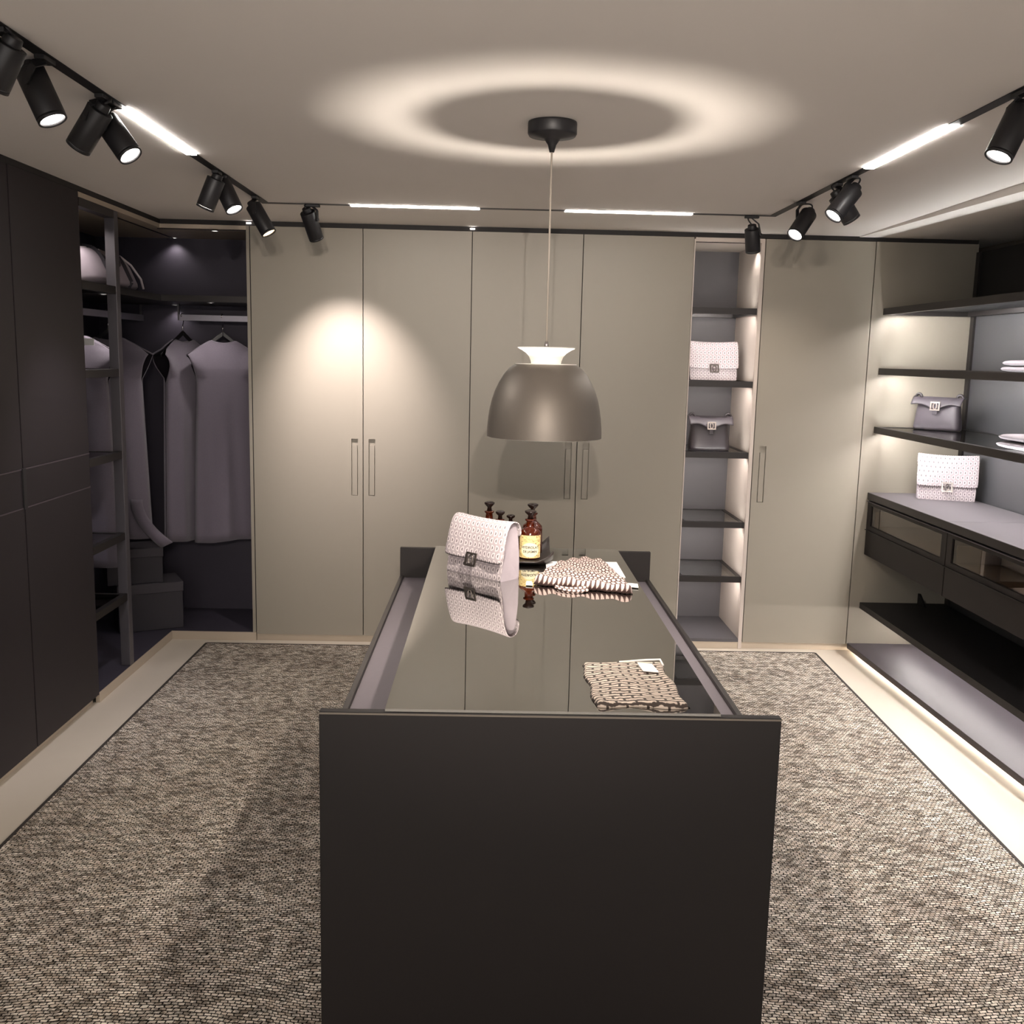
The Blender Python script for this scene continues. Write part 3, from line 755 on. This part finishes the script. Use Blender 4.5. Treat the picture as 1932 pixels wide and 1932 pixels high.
# ------------------------------------------------------------------ hanging sleeveless coats
def coat(label, loc, rz, length, half=0.215, lean=0.0, tail=False, seed=0, along_x=False):
    """loc is the point on the rail; garment hangs below in local x (width) / z, facing -y"""
    rnd = random.Random(seed)
    t = thing('sleeveless_coat', label, 'coat', loc, rz, 'mauve felt coats in the corner closet')
    TOP = -0.115
    def zs(x):
        a = abs(x)
        if a < 0.065: return TOP - 0.014 * (1 - (a / 0.065) ** 2)
        return TOP - 0.085 * ((a - 0.065) / (half - 0.065)) ** 1.15
    tip = TOP - 0.085; AH = tip - 0.13; bot = TOP - length
    ph = [rnd.uniform(0, 6.28) for _ in range(4)]
    def halfw(z):
        if z >= tip: return half
        if z >= AH:
            k = (tip - z) / (tip - AH); return half - (half - half * 0.76) * (k ** 0.8)
        k = (AH - z) / (AH - bot); return half * 0.76 + 0.03 * k
    def sheet(sign, inset=0.0):
        def fn(u, v):
            s_ = u * 2 - 1
            # sample the sleeve part densely
            if v < 0.15:
                k = v / 0.15; x = s_ * half; zt_ = zs(x); z = zt_ + (min(zt_, tip) - zt_) * k
            elif v < 0.5:
                k = (v - 0.15) / 0.35; z = tip + (AH - tip) * k; x = s_ * halfw(z)
            else:
                k = (v - 0.5) / 0.5; z = AH + (bot - AH) * (k ** 1.15); x = s_ * halfw(z)
            edge = abs(s_)
            belly = (1 - edge ** 3) ** 0.7 if edge < 1 else 0.0
            low = min(1.0, max(0.0, (TOP - z) / 0.16))
            dep = 0.011 + 0.039 * belly * low
            if z <= tip + 0.03 and z >= AH:
                k2 = min(1, max(0, (tip + 0.03 - z) / (tip + 0.03 - AH)))
                gap = 0.052 * math.sin(PI * k2 ** 0.75)
                w_ = max(0.0, (edge - 0.45) / 0.55) ** 1.5
                dep = dep + gap * w_
            elif z < AH and edge > 0.98: dep = 0.003
            fold = 0.009 * math.sin(5 * s_ + ph[0]) + 0.004 * math.sin(11 * s_ + ph[1] + z * 1.5)
            fold *= min(1, max(0, (AH - z) / 0.5)) * (1 - edge ** 3)
            zz = z + (0.006 * math.sin(2.5 * s_ + ph[2]) if v > 0.97 else 0)
            return (x * (1 - inset * 0.6) + lean * (TOP - z), sign * max(0.0015, dep - inset) + fold, zz - (inset if v < 0.15 else 0) + (inset if v > 0.97 else 0))
        return fn
    for nm, sg in (('front', -1), ('back', 1)):
        build(nm, MB().grid(sheet(sg), 32, 44), M_felt, t, local=True, solid=0.0035)
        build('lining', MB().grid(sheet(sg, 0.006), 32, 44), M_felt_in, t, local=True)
    if tail:
        tl = MB().grid(lambda u, v: (0.10 + 0.06 * u + 0.155 * v ** 2.0 + lean * length, -0.060 - 0.012 * math.sin(PI * u) - 0.01 * v, TOP - length * 0.80 - 0.26 * v + 0.03 * u * v), 6, 12)
        build('turned_hem', tl, M_felt, t, local=True, solid=0.010)
    hg = thing('clothes_hanger', 'black clothes hanger inside the coat ' + label.split('coat ')[1].split(',')[0], 'hanger', loc, rz, 'hangers in the corner closet')
    hp = [(-0.021, 0, 0.008), (-0.018, 0, 0.021), (-0.010, 0, 0.0275), (0.0, 0, 0.029), (0.010, 0, 0.0275), (0.018, 0, 0.021), (0.021, 0, 0.008), (0.019, 0, -0.012), (0.010, 0, -0.027), (0.001, 0, -0.036), (0.0, 0, -0.05), (0.0, 0, -0.07)]
    if along_x: hp = [(x * math.cos(PI / 2 - rz), x * math.sin(PI / 2 - rz), z) for x, y, z in hp]
    build('hook', MB().tube(hp, 0.0026, 8), M_hook, hg, local=True)
    hb = MB()
    for sx in (-1, 1):
        hb.hexa([(0, -0.005, -0.092), (sx * 0.165, -0.006, -0.216), (sx * 0.165, 0.006, -0.216), (0, 0.005, -0.092),
                 (0, -0.005, -0.066), (sx * 0.168, -0.006, -0.200), (sx * 0.168, 0.006, -0.200), (0, 0.005, -0.066)])
    build('shoulders', hb, M_hanger, hg, local=True, bevel=0.002)
    return t
RZ = 1.7665
coat('mauve sleeveless coat hanging second from the right, turned edge-on beside the far-right coat', (-1.748, 5.68, RZ), math.radians(60), 1.13, half=0.175, seed=1, along_x=True)
coat('mauve sleeveless coat hanging farthest right, facing the room', (-1.526, 5.68, RZ), math.radians(22), 1.135, half=0.195, seed=2, along_x=True)
coat('mauve sleeveless coat hanging nearest, seen behind the slim shelf tower', (-2.043, 4.90, RZ), math.radians(6), 1.13, seed=3)
coat('mauve sleeveless coat hanging just right of the grey post, hem turned out', (-2.043, 5.37, RZ), math.radians(4), 1.07, seed=4, tail=True)
tg = build('price_tag', MB().box(-1.955, -1.908, 4.832, 4.8335, 1.606, 1.638), M_tagw, loc=(-1.93, 4.832, 1.606))
tag(tg, 'small white card tag hanging on the nearest coat', 'tag')

# storage boxes in the corner
def sbox(label, c, rz, w, d, z0, h, lid):
    t = thing('storage_box', label, 'box', (c[0], c[1], z0), rz, 'stacked boxes in the corner closet')
    build('body', MB().box(-w / 2, w / 2, -d / 2, d / 2, 0, h - lid * 0.4), M_box, t, local=True, bevel=0.003)
    build('lid', MB().box(-w / 2 - 0.004, w / 2 + 0.004, -d / 2 - 0.004, d / 2 + 0.004, h - lid, h), M_boxlid, t, local=True, bevel=0.003)
ang = math.radians(27)
sbox('wide black lidded storage box on the closet floor', (-1.93, 5.50), ang, 0.34, 0.24, 0.051, 0.265, 0.055)
sbox('smaller black lidded storage box stacked on the wide box', (-2.0, 5.475), ang, 0.29, 0.22, 0.3165, 0.196, 0.05)

# folded knits on the right shelves
def folded(label, loc, w, l, h):
    t = thing('folded_sweater', label, 'sweater', loc, 0, 'folded knits on the right shelves')
    for i in range(2):
        hh = h / 2
        def fn(u, v, i=i):
            th = 2 * PI * u; c, s_ = math.cos(th), math.sin(th)
            k = abs(v * 2 - 1); e = (1 - k ** 6) ** 0.5 if k < 1 else 0.0
            x = w / 2 * math.copysign(abs(c) ** 0.35, c) * (0.92 + 0.08 * e); z = hh * 0.5 + hh * 0.5 * math.copysign(abs(s_) ** 0.7, s_) * (0.25 + 0.75 * e)
            return (x * (1 - 0.03 * i), (v * 2 - 1) * l / 2 * (1 - 0.03 * i), z + i * hh)
        mb = MB().grid(fn, 24, 16, close_u=True)
        mb.f.append(tuple(range(24))[::-1]); mb.sm.append(True); o = len(mb.v) - 24; mb.f.append(tuple(o + k for k in range(24))); mb.sm.append(True)
        build('fold', mb, M_knit, t, local=True)
folded('mauve folded knit on the upper right glass shelf', (2.34, 4.22, 1.581), 0.26, 0.34, 0.052)
folded('mauve folded knit on the lower right glass shelf', (2.27, 3.98, 1.266), 0.30, 0.42, 0.062)

# ------------------------------------------------------------------ things on the island glass
def bottle(label, x, y, z, r, h, labelled=False):
    t = thing('apothecary_bottle', label, 'bottle', (x, y, z), 0, 'amber bottles on the island tray')
    k = r
    hb = h * 0.60
    prof = [(0.0, 0.0), (k * 0.94, 0.0), (k, 0.004), (k, hb * 0.82), (k * 0.93, hb * 0.93), (k * 0.62, hb * 1.03), (k * 0.40, hb * 1.09), (k * 0.36, hb * 1.28), (k * 0.50, hb * 1.31), (k * 0.50, hb * 1.35), (k * 0.30, hb * 1.36)]
    build('body', MB().lathe(prof, (x, y, z), 36), M_amber, t)
    z1 = hb * 1.33
    build('stopper', MB().lathe([(0.0, z1), (k * 0.28, z1), (k * 0.22, z1 + (h - z1) * 0.45), (k * 0.52, h - 0.010), (k * 0.54, h - 0.004), (k * 0.3, h), (0, h)], (x, y, z), 28), M_stopper, t)
    if labelled:
        a0, a1 = math.radians(-158), math.radians(-22)
        rr = k + 0.0006
        lb = build('label', MB().grid(lambda u, v: (x + rr * math.cos(a0 + (a1 - a0) * u), y + rr * math.sin(a0 + (a1 - a0) * u), z + 0.006 + v * hb * 0.78), 24, 2), M_label, t)
        r2 = k + 0.0011
        def ov(u, v):
            th = 2 * PI * u; aa = -PI / 2 + 0.86 * v * math.cos(th)
            return (x + r2 * math.cos(aa), y + r2 * math.sin(aa), z + 0.006 + hb * 0.28 + v * hb * 0.25 * math.sin(th))
        build('label_oval', MB().grid(ov, 32, 5, close_u=True), M_label_white, lb)
        for txt, zz, size in (('HYDROLAT', hb * 0.33, 0.0135), ('DE JASMIN', hb * 0.19, 0.0120)):
            cu = bpy.data.curves.new('label_text', 'FONT'); cu.body = txt; cu.size = size; cu.align_x = 'CENTER'; cu.offset = 0.0003
            tmp = bpy.data.objects.new('tmp_text', cu); COL.objects.link(tmp)
            me = bpy.data.meshes.new_from_object(tmp.evaluated_get(bpy.context.evaluated_depsgraph_get()))
            bpy.data.objects.remove(tmp)
            r3 = k + 0.0017
            for vv in me.vertices:
                aa = -PI / 2 + vv.co.x / r3
                vv.co = (r3 * math.cos(aa), r3 * math.sin(aa), 0.006 + zz + vv.co.y)
            me.materials.clear(); me.materials.append(M_ink)
            to = bpy.data.objects.new('label_text', me); COL.objects.link(to); to.parent = lb
    return t
TZ = GZ + 0.006
tr = thing('tray', 'black leather tray with curled corners on the island glass', 'tray', (0.06, 3.78, GZ))
def tray_fn(u, v):
    x = -0.10 + 0.33 * u; y = 3.63 + 0.315 * v
    eu, ev = abs(u * 2 - 1), abs(v * 2 - 1)
    lift = 0.012 * max(0, (eu - 0.85) / 0.15) + 0.012 * max(0, (ev - 0.85) / 0.15)
    lift += 0.030 * max(0, eu + ev - 1.62) / 0.38
    return (x, y, GZ + 0.003 + lift)
build('tray_sheet', MB().grid(tray_fn, 28, 24), M_tray, tr, solid=0.004)
bottle('amber stoppered bottle with cream label in front on the tray', 0.146, 3.758, TZ, 0.042, 0.186, True)
bottle('amber stoppered bottle half hidden behind the labelled bottle', 0.158, 3.858, TZ, 0.040, 0.197)
bottle('tallest amber bottle behind the white clutch, at left', -0.012, 3.865, TZ, 0.038, 0.200)
bottle('middle amber bottle behind the white clutch', 0.030, 3.79, TZ, 0.034, 0.176)
bottle('shortest amber bottle behind the white clutch, beside the labelled one', 0.072, 3.85, TZ, 0.032, 0.152)

def cloth_pad(name, material, parent, quad, thick, nu=40, nv=30, edge=0.5, wob=0.004, seed=3, hump=0.0):
    """padded folded cloth on a ground quad (bl, br, tr, tl)"""
    bl, br, tr_, tl = [Vector((a, b, 0)) for a, b in quad]
    W = (br - bl).length; L = (tl - bl).length
    def fn(u, v):
        p_ = (bl * (1 - u) + br * u) * (1 - v) + (tl * (1 - u) + tr_ * u) * v
        e = min(u, 1 - u) * W; f = min(v, 1 - v) * L; d = min(e, f)
        k = min(1, d / 0.010); z = thick * (k * (2 - k)) ** 0.5
        z += wob * math.sin(u * 8 + seed) * math.sin(v * 5 + seed) * k + hump * math.sin(PI * u) * v ** 0.8 * k
        p_ = p_ + Vector((0.004 * math.sin(v * 13 + seed), 0.006 * math.sin(u * 9 + seed * 2), 0))
        return (p_.x, p_.y, GZ + 0.0006 + max(0, z))
    mb = MB().grid(fn, nu, nv, uv=lambda u, v: (u * W, v * L))
    n = len(mb.v)
    # closed underside
    ring = [i for i in range(nu + 1)] + [(j + 1) * (nu + 1) - 1 for j in range(1, nv + 1)] + [nv * (nu + 1) + i for i in range(nu - 1, -1, -1)] + [j * (nu + 1) for j in range(nv - 1, 0, -1)]
    mb.f.append(tuple(reversed(ring))); mb.sm.append(False)
    return build(name, mb, material, parent)
s1 = thing('folded_scarf', 'small folded dash-knit scarf with white tag at the near island edge', 'scarf', (0.335, 2.29, GZ))
cloth_pad('scarf_cloth', M_scarf1, s1, [(0.239, 2.128), (0.448, 2.124), (0.436, 2.448), (0.232, 2.435)], 0.010, seed=2)
build('hem', MB().tube([(0.33, 2.436, GZ + 0.009), (0.40, 2.447, GZ + 0.012), (0.436, 2.452, GZ + 0.012), (0.4365, 2.41, GZ + 0.011)], 0.0028, 8), M_tagw, s1)
wtag = MB().hexa([(0.378, 2.352, GZ + 0.0125), (0.415, 2.344, GZ + 0.0125), (0.407, 2.402, GZ + 0.0125), (0.372, 2.408, GZ + 0.0125),
                  (0.378, 2.352, GZ + 0.0145), (0.415, 2.344, GZ + 0.0145), (0.407, 2.402, GZ + 0.0165), (0.372, 2.408, GZ + 0.0165)])
build('care_tag', wtag, M_tagw, s1)
ws = build('tissue_sheet', MB().hexa([(0.20, 3.50, GZ + 0.0005), (0.478, 3.46, GZ + 0.0005), (0.478, 3.725, GZ + 0.0005), (0.206, 3.715, GZ + 0.0005),
                                        (0.20, 3.50, GZ + 0.002), (0.478, 3.46, GZ + 0.002), (0.478, 3.725, GZ + 0.002), (0.206, 3.715, GZ + 0.002)]), M_tagw, loc=(0.34, 3.6, GZ))
tag(ws, 'white tissue sheet under the brown and cream scarf', 'paper')
s2 = thing('folded_scarf', 'brown and cream patterned scarf folded on white tissue on the island', 'scarf', (0.31, 3.4, GZ))
def sc2(u, v):
    bl, br = Vector((0.140, 3.318)), Vector((0.470, 3.205))
    tl, tr_ = Vector((0.262, 3.61)), Vector((0.425, 3.60))
    p_ = (bl * (1 - u) + br * u) * (1 - v) + (tl * (1 - u) + tr_ * u) * v
    p_.y += 0.06 * math.sin(PI * u) * v
    e = min(u, 1 - u) * 0.33; f = min(v, 1 - v) * 0.35; k = min(1, min(e, f) / 0.012)
    z = 0.026 * (k * (2 - k)) ** 0.5 + k * (0.005 * math.sin(u * 22 + v * 2) + 0.003 * math.sin(v * 17 + u * 4) + 0.008 * math.sin(PI * u) * v)
    return (p_.x + 0.003 * math.sin(v * 30), p_.y + 0.004 * math.sin(u * 40), GZ + 0.0026 + max(0, z))
mb = MB().grid(sc2, 60, 40, uv=lambda u, v: (u * 0.34, v * 0.34))
nu, nv = 60, 40
ring = [i for i in range(nu + 1)] + [(j + 1) * (nu + 1) - 1 for j in range(1, nv + 1)] + [nv * (nu + 1) + i for i in range(nu - 1, -1, -1)] + [j * (nu + 1) for j in range(nv - 1, 0, -1)]
mb.f.append(tuple(reversed(ring))); mb.sm.append(False)
build('scarf_cloth', mb, M_scarf2, s2)
build('scarf_end', MB().grid(lambda u, v: (0.215 + 0.11 * u, 3.275 - 0.03 * math.sin(PI * u) - 0.035 * v * (0.4 + u) , GZ + 0.004 + 0.008 * (1 - v)), 12, 4, uv=lambda u, v: (u * 0.12, v * 0.04)), M_scarf2, s2, solid=0.003)
build('price_tag', MB().hexa([(0.468, 3.30, GZ + 0.004), (0.500, 3.29, GZ + 0.004), (0.505, 3.345, GZ + 0.004), (0.472, 3.355, GZ + 0.004),
                              (0.468, 3.30, GZ + 0.0055), (0.500, 3.29, GZ + 0.0055), (0.505, 3.345, GZ + 0.0055), (0.472, 3.355, GZ + 0.0055)]), M_tagw, s2)
build('price_tag', MB().hexa([(0.118, 3.30, GZ + 0.004), (0.142, 3.295, GZ + 0.004), (0.140, 3.355, GZ + 0.004), (0.122, 3.355, GZ + 0.004),
                              (0.118, 3.30, GZ + 0.0055), (0.142, 3.295, GZ + 0.0055), (0.140, 3.355, GZ + 0.0055), (0.122, 3.355, GZ + 0.0055)]), M_tagw, s2)

# ------------------------------------------------------------------ pendant lamp
PX, PY = 0.151, 3.005
pl = thing('pendant_lamp', 'brushed metal dome pendant lamp with white flared cap above the island', 'pendant lamp', (PX, PY, 1.36))
build('ceiling_rose', MB().lathe([(0.0, 2.2675), (0.070, 2.2675), (0.071, 2.262), (0.071, 2.236), (0.067, 2.229), (0.024, 2.222), (0.012, 2.205), (0.007, 2.185), (0.0, 2.185)], (PX, PY, 0), 48), M_black, pl)
build('cord', MB().tube([(PX, PY, 2.187), (PX, PY, 1.9), (PX, PY, 1.64)], 0.0028, 10), M_cord, pl)
build('cord_grip', MB().cyl((PX, PY, 1.626), (PX, PY, 1.645), 0.007, 0.005), M_steel, pl)
sp_ = [(0.1725, 1.362), (0.1725, 1.38), (0.1715, 1.3975), (0.1695, 1.42), (0.1655, 1.445), (0.1595, 1.472), (0.151, 1.498), (0.139, 1.523), (0.124, 1.548), (0.109, 1.566), (0.092, 1.578)]
inn = [(r - 0.003, z) for r, z in sp_[::-1]]
build('shade', MB().lathe(sp_, (PX, PY, 0), 72), M_lampmetal, pl)
build('shade_lining', MB().lathe([(sp_[-1][0], 1.578), (sp_[-1][0] - 0.001, 1.5795)] + inn + [(0.171, 1.361), (0.1725, 1.362)], (PX, PY, 0), 72), M_white, pl)
cap = [(0.086, 1.629), (0.086, 1.626), (0.073, 1.620), (0.060, 1.611), (0.051, 1.600), (0.046, 1.588), (0.043, 1.570), (0.040, 1.545), (0.0, 1.545)]
build('flared_cap', MB().lathe([(0.0, 1.627)] + cap, (PX, PY, 0), 56), M_white, pl)
build('cap_stem', MB().cyl((PX, PY, 1.495), (PX, PY, 1.546), 0.016, 0.016), M_white, pl)
br_ = MB()
for k in range(3):
    a = 2 * PI * k / 3 + 0.4
    br_.bar((PX + 0.012 * math.cos(a), PY + 0.012 * math.sin(a), 1.522), (PX + 0.136 * math.cos(a), PY + 0.136 * math.sin(a), 1.522), 0.003, 0.003)
build('bracket', br_, M_steel, pl)
bl_ = [(0.0225 * math.sin(PI * k / 14) if 0 < k < 14 else 0.0, 1.463 - 0.0225 * math.cos(PI * k / 14)) for k in range(15)]
build('bulb', MB().lathe(bl_, (PX, PY, 0), 24), M_bulb, pl)

# ------------------------------------------------------------------ ceiling track, linear lights and spotlights
TW = 0.034
TLX, TRX, TBY, TNY = -1.066, 1.268, 4.738, -0.9
tk = thing('lighting_track', 'slim black lighting track running round the ceiling', 'lighting track', (0.1, 2.0, HC))
def rail(x0, x1, y0, y1): return build('rail', MB().box(x0, x1, y0, y1, HC - 0.0022, HC - 0.0005), M_black, tk)
STR_L = (2.954, 3.62); STR_R = (2.898, 3.543); STR_B = ((-0.678, -0.087), (0.305, 0.894))
rail(TLX - TW / 2, TLX + TW / 2, TNY, STR_L[0]); rail(TLX - TW / 2, TLX + TW / 2, STR_L[1], TBY + TW / 2)
rail(TRX - TW / 2, TRX + TW / 2, TNY, STR_R[0]); rail(TRX - TW / 2, TRX + TW / 2, STR_R[1], TBY + TW / 2)
xs_ = [TLX + TW / 2, STR_B[0][0], STR_B[0][1], STR_B[1][0], STR_B[1][1], TRX - TW / 2]
for i in (0, 2, 4): rail(xs_[i], xs_[i + 1], TBY - TW / 2, TBY + TW / 2)
rail(TLX + TW / 2, TRX - TW / 2, TNY - TW / 2, TNY + TW / 2)
def linear(label, x0, x1, y0, y1):
    t = thing('linear_light', label, 'linear light', ((x0 + x1) / 2, (y0 + y1) / 2, HC), 0, 'linear lights in the ceiling track')
    build('housing', MB().box(x0, x1, y0, y1, HC - 0.0022, HC - 0.0005), M_black, t)
    build('diffuser', MB().box(x0, x1, y0, y1, HC - 0.0050, HC - 0.0024), M_strip, t)
linear('glowing linear light in the left ceiling track', TLX - TW / 2, TLX + TW / 2, STR_L[0] + 0.001, STR_L[1] - 0.001)
linear('glowing linear light in the right ceiling track', TRX - TW / 2, TRX + TW / 2, STR_R[0] + 0.001, STR_R[1] - 0.001)
linear('glowing linear light in the far ceiling track, left of the lamp cord', STR_B[0][0] + 0.001, STR_B[0][1] - 0.001, TBY - TW / 2, TBY + TW / 2)
linear('glowing linear light in the far ceiling track, right of the lamp cord', STR_B[1][0] + 0.001, STR_B[1][1] - 0.001, TBY - TW / 2, TBY + TW / 2)

def spot(label, mount, rear, front, watt, size=60, blend=0.8, along='y', side=1, col=NEUT, lens=None, r=0.0345, aim=None, soft=0.022):
    M, A, B = Vector(mount), Vector(rear), Vector(front)
    ax = (B - A).normalized()
    t = thing('track_spotlight', label, 'spotlight', tuple(M), 0, 'black spotlights on the ceiling track')
    zc = HC - 0.0022
    if along == 'y': ad = MB().box(M.x - 0.012, M.x + 0.012, M.y - 0.032, M.y + 0.032, zc - 0.012, zc - 0.0005)
    else: ad = MB().box(M.x - 0.032, M.x + 0.032, M.y - 0.012, M.y + 0.012, zc - 0.012, zc - 0.0005)
    build('adapter', ad, M_black, t, bevel=0.002)
    b = MB().cyl(A, B, r, n=32)
    b.cyl(A - ax * 0.020, A, r * 0.55, r * 0.62, n=24)
    body = build('body', b, M_black, t, bevel=0.002)
    rim = MB()
    # front bezel ring
    e1 = ax.cross(Vector((0, 0, 1))).normalized(); e2 = ax.cross(e1)
    n = 32; pts = []
    for rr, off in ((r * 0.99, 0.0005), (r * 0.99, 0.008), (r * 0.86, 0.008), (r * 0.86, 0.0005)):
        for i in range(n):
            a = 2 * PI * i / n; pts.append(B + ax * off + e1 * (rr * math.cos(a)) + e2 * (rr * math.sin(a)))
    rim.add(pts, [(j * n + i, j * n + (i + 1) % n, (j + 1) % 4 * n + (i + 1) % n, (j + 1) % 4 * n + i) for j in range(4) for i in range(n)], True)
    build('bezel', rim, M_black, body)
    build('lens', MB().cyl(B + ax * 0.0006, B + ax * 0.002, r * 0.84, n=28), lens or M_lens, body)
    # fork arm on one side of the body
    sd = e1 * side
    piv = A.lerp(B, 0.30) + sd * (r + 0.004)
    top = Vector((M.x, M.y, zc - 0.011))
    elbow = Vector((top.x * 0.5 + piv.x * 0.5, top.y * 0.5 + piv.y * 0.5, (top.z + piv.z) / 2 + 0.012)) + sd * 0.010
    arm = MB().bar(top, elbow, 0.016, 0.005, up=sd).bar(elbow, piv, 0.016, 0.005, up=sd)
    arm.cyl(piv - sd * 0.006, piv + sd * 0.005, 0.008, n=16)
    build('arm', arm, M_black, t)
    # short cable loop
    c0 = A - ax * 0.018; c3 = top - Vector((0, 0, 0.0))
    mid = (c0 + c3) / 2 - ax * 0.03 - sd * 0.035
    cps = []
    for k in range(9):
        f = k / 8; cps.append(c0 * (1 - f) ** 2 + mid * 2 * f * (1 - f) + c3 * f ** 2)
    build('cable', MB().tube(cps, 0.0032, 8), M_black, t)
    if watt:
        l = bpy.data.lights.new('spot_lamp', 'SPOT'); l.energy = watt * SPOT_W; l.color = col
        l.spot_size = math.radians(size); l.spot_blend = blend; l.shadow_soft_size = soft
        o = bpy.data.objects.new('lamp', l); COL.objects.link(o); o.parent = t
        d = (Vector(aim) - B).normalized() if aim else ax
        o.location = tuple(B + ax * 0.010 - M); o.rotation_euler = d.to_track_quat('-Z', 'Y').to_euler()
    return t
spot('nearest black track spotlight at the top left corner, cut by the frame', (TLX, 2.288, HC), (-1.055, 2.288, 2.236), (-1.103, 2.304, 2.16), 1.0, 50)
spot('black track spotlight at the far left with its lens glowing', (TLX, 2.48, HC), (-1.111, 2.5, 2.238), (-1.062, 2.492, 2.133), 2.0, 70)
spot('black track spotlight left of the left linear light, turned to the cabinets', (TLX, 2.83, HC), (-1.074, 2.83, 2.229), (-1.145, 2.856, 2.141), 1.0, 55, side=-1)
spot('black track spotlight beside the left linear light with a bright white lens', (TLX, 2.905, HC), (-1.096, 2.925, 2.221), (-1.028, 2.904, 2.131), 2.0, 70)
spot('black spotlight past the left linear light, turned to the closet', (TLX, 3.935, HC), (-1.069, 3.935, 2.236), (-1.115, 3.947, 2.136), 4.0, 60, col=COOL)
spot('black spotlight past the left linear light, facing right with bluish lens', (TLX, 4.045, HC), (-1.083, 4.045, 2.25), (-1.026, 4.015, 2.142), 2.0, 70)
spot('black spotlight near the left track corner with a warm lens', (TLX, 4.548, HC), (-1.079, 4.558, 2.229), (-1.012, 4.545, 2.116), 0.6, 60, lens=M_lens_warm, col=WARM)
spot('black spotlight on the far track casting the bright patch on the wardrobe', (-0.85, TBY, HC), (-0.873, 4.728, 2.23), (-0.847, 4.796, 2.126), 15.0, 64, 1.0, along='x', col=(1.0, 0.89, 0.87), aim=(-0.79, D, 1.38))
spot('black spotlight on the far track in front of the lit niche', (1.171, TBY, HC), (1.173, 4.728, 2.205), (1.191, 4.764, 2.114), 2.2, 70, 1.0, along='x', col=WARM, aim=(1.55, D, 1.30))
spot('black spotlight near the right track corner with a bright white lens', (TRX, 4.304, HC), (1.306, 4.314, 2.221), (1.241, 4.265, 2.131), 2.5, 75)
spot('black spotlight before the right linear light, facing left with glowing lens', (TRX, 3.70, HC), (1.28, 3.71, 2.221), (1.209, 3.69, 2.13), 2.0, 70)
spot('black spotlight before the right linear light, turned to the shelves', (TRX, 3.86, HC), (1.268, 3.85, 2.222), (1.329, 3.862, 2.142), 1.6, 60)
spot('nearest black track spotlight at the right edge of the frame', (TRX, 2.534, HC), (1.288, 2.564, 2.229), (1.236, 2.55, 2.12), 2.0, 70)
# the near cross bar of the track, behind the viewer
spot('black spotlight on the near cross track behind the viewer, left of centre', (-0.10, TNY, HC), (-0.10, TNY - 0.06, 2.20), (-0.09, TNY + 0.05, 2.14), 22.0, 44, along='x', soft=0.007, aim=(0.2, D, 1.3), col=WARM)
spot('black spotlight on the near cross track behind the viewer, right of centre', (0.16, TNY, HC), (0.16, TNY - 0.06, 2.20), (0.16, TNY + 0.05, 2.14), 22.0, 44, along='x', soft=0.007, aim=(0.2, D, 1.3), col=WARM)
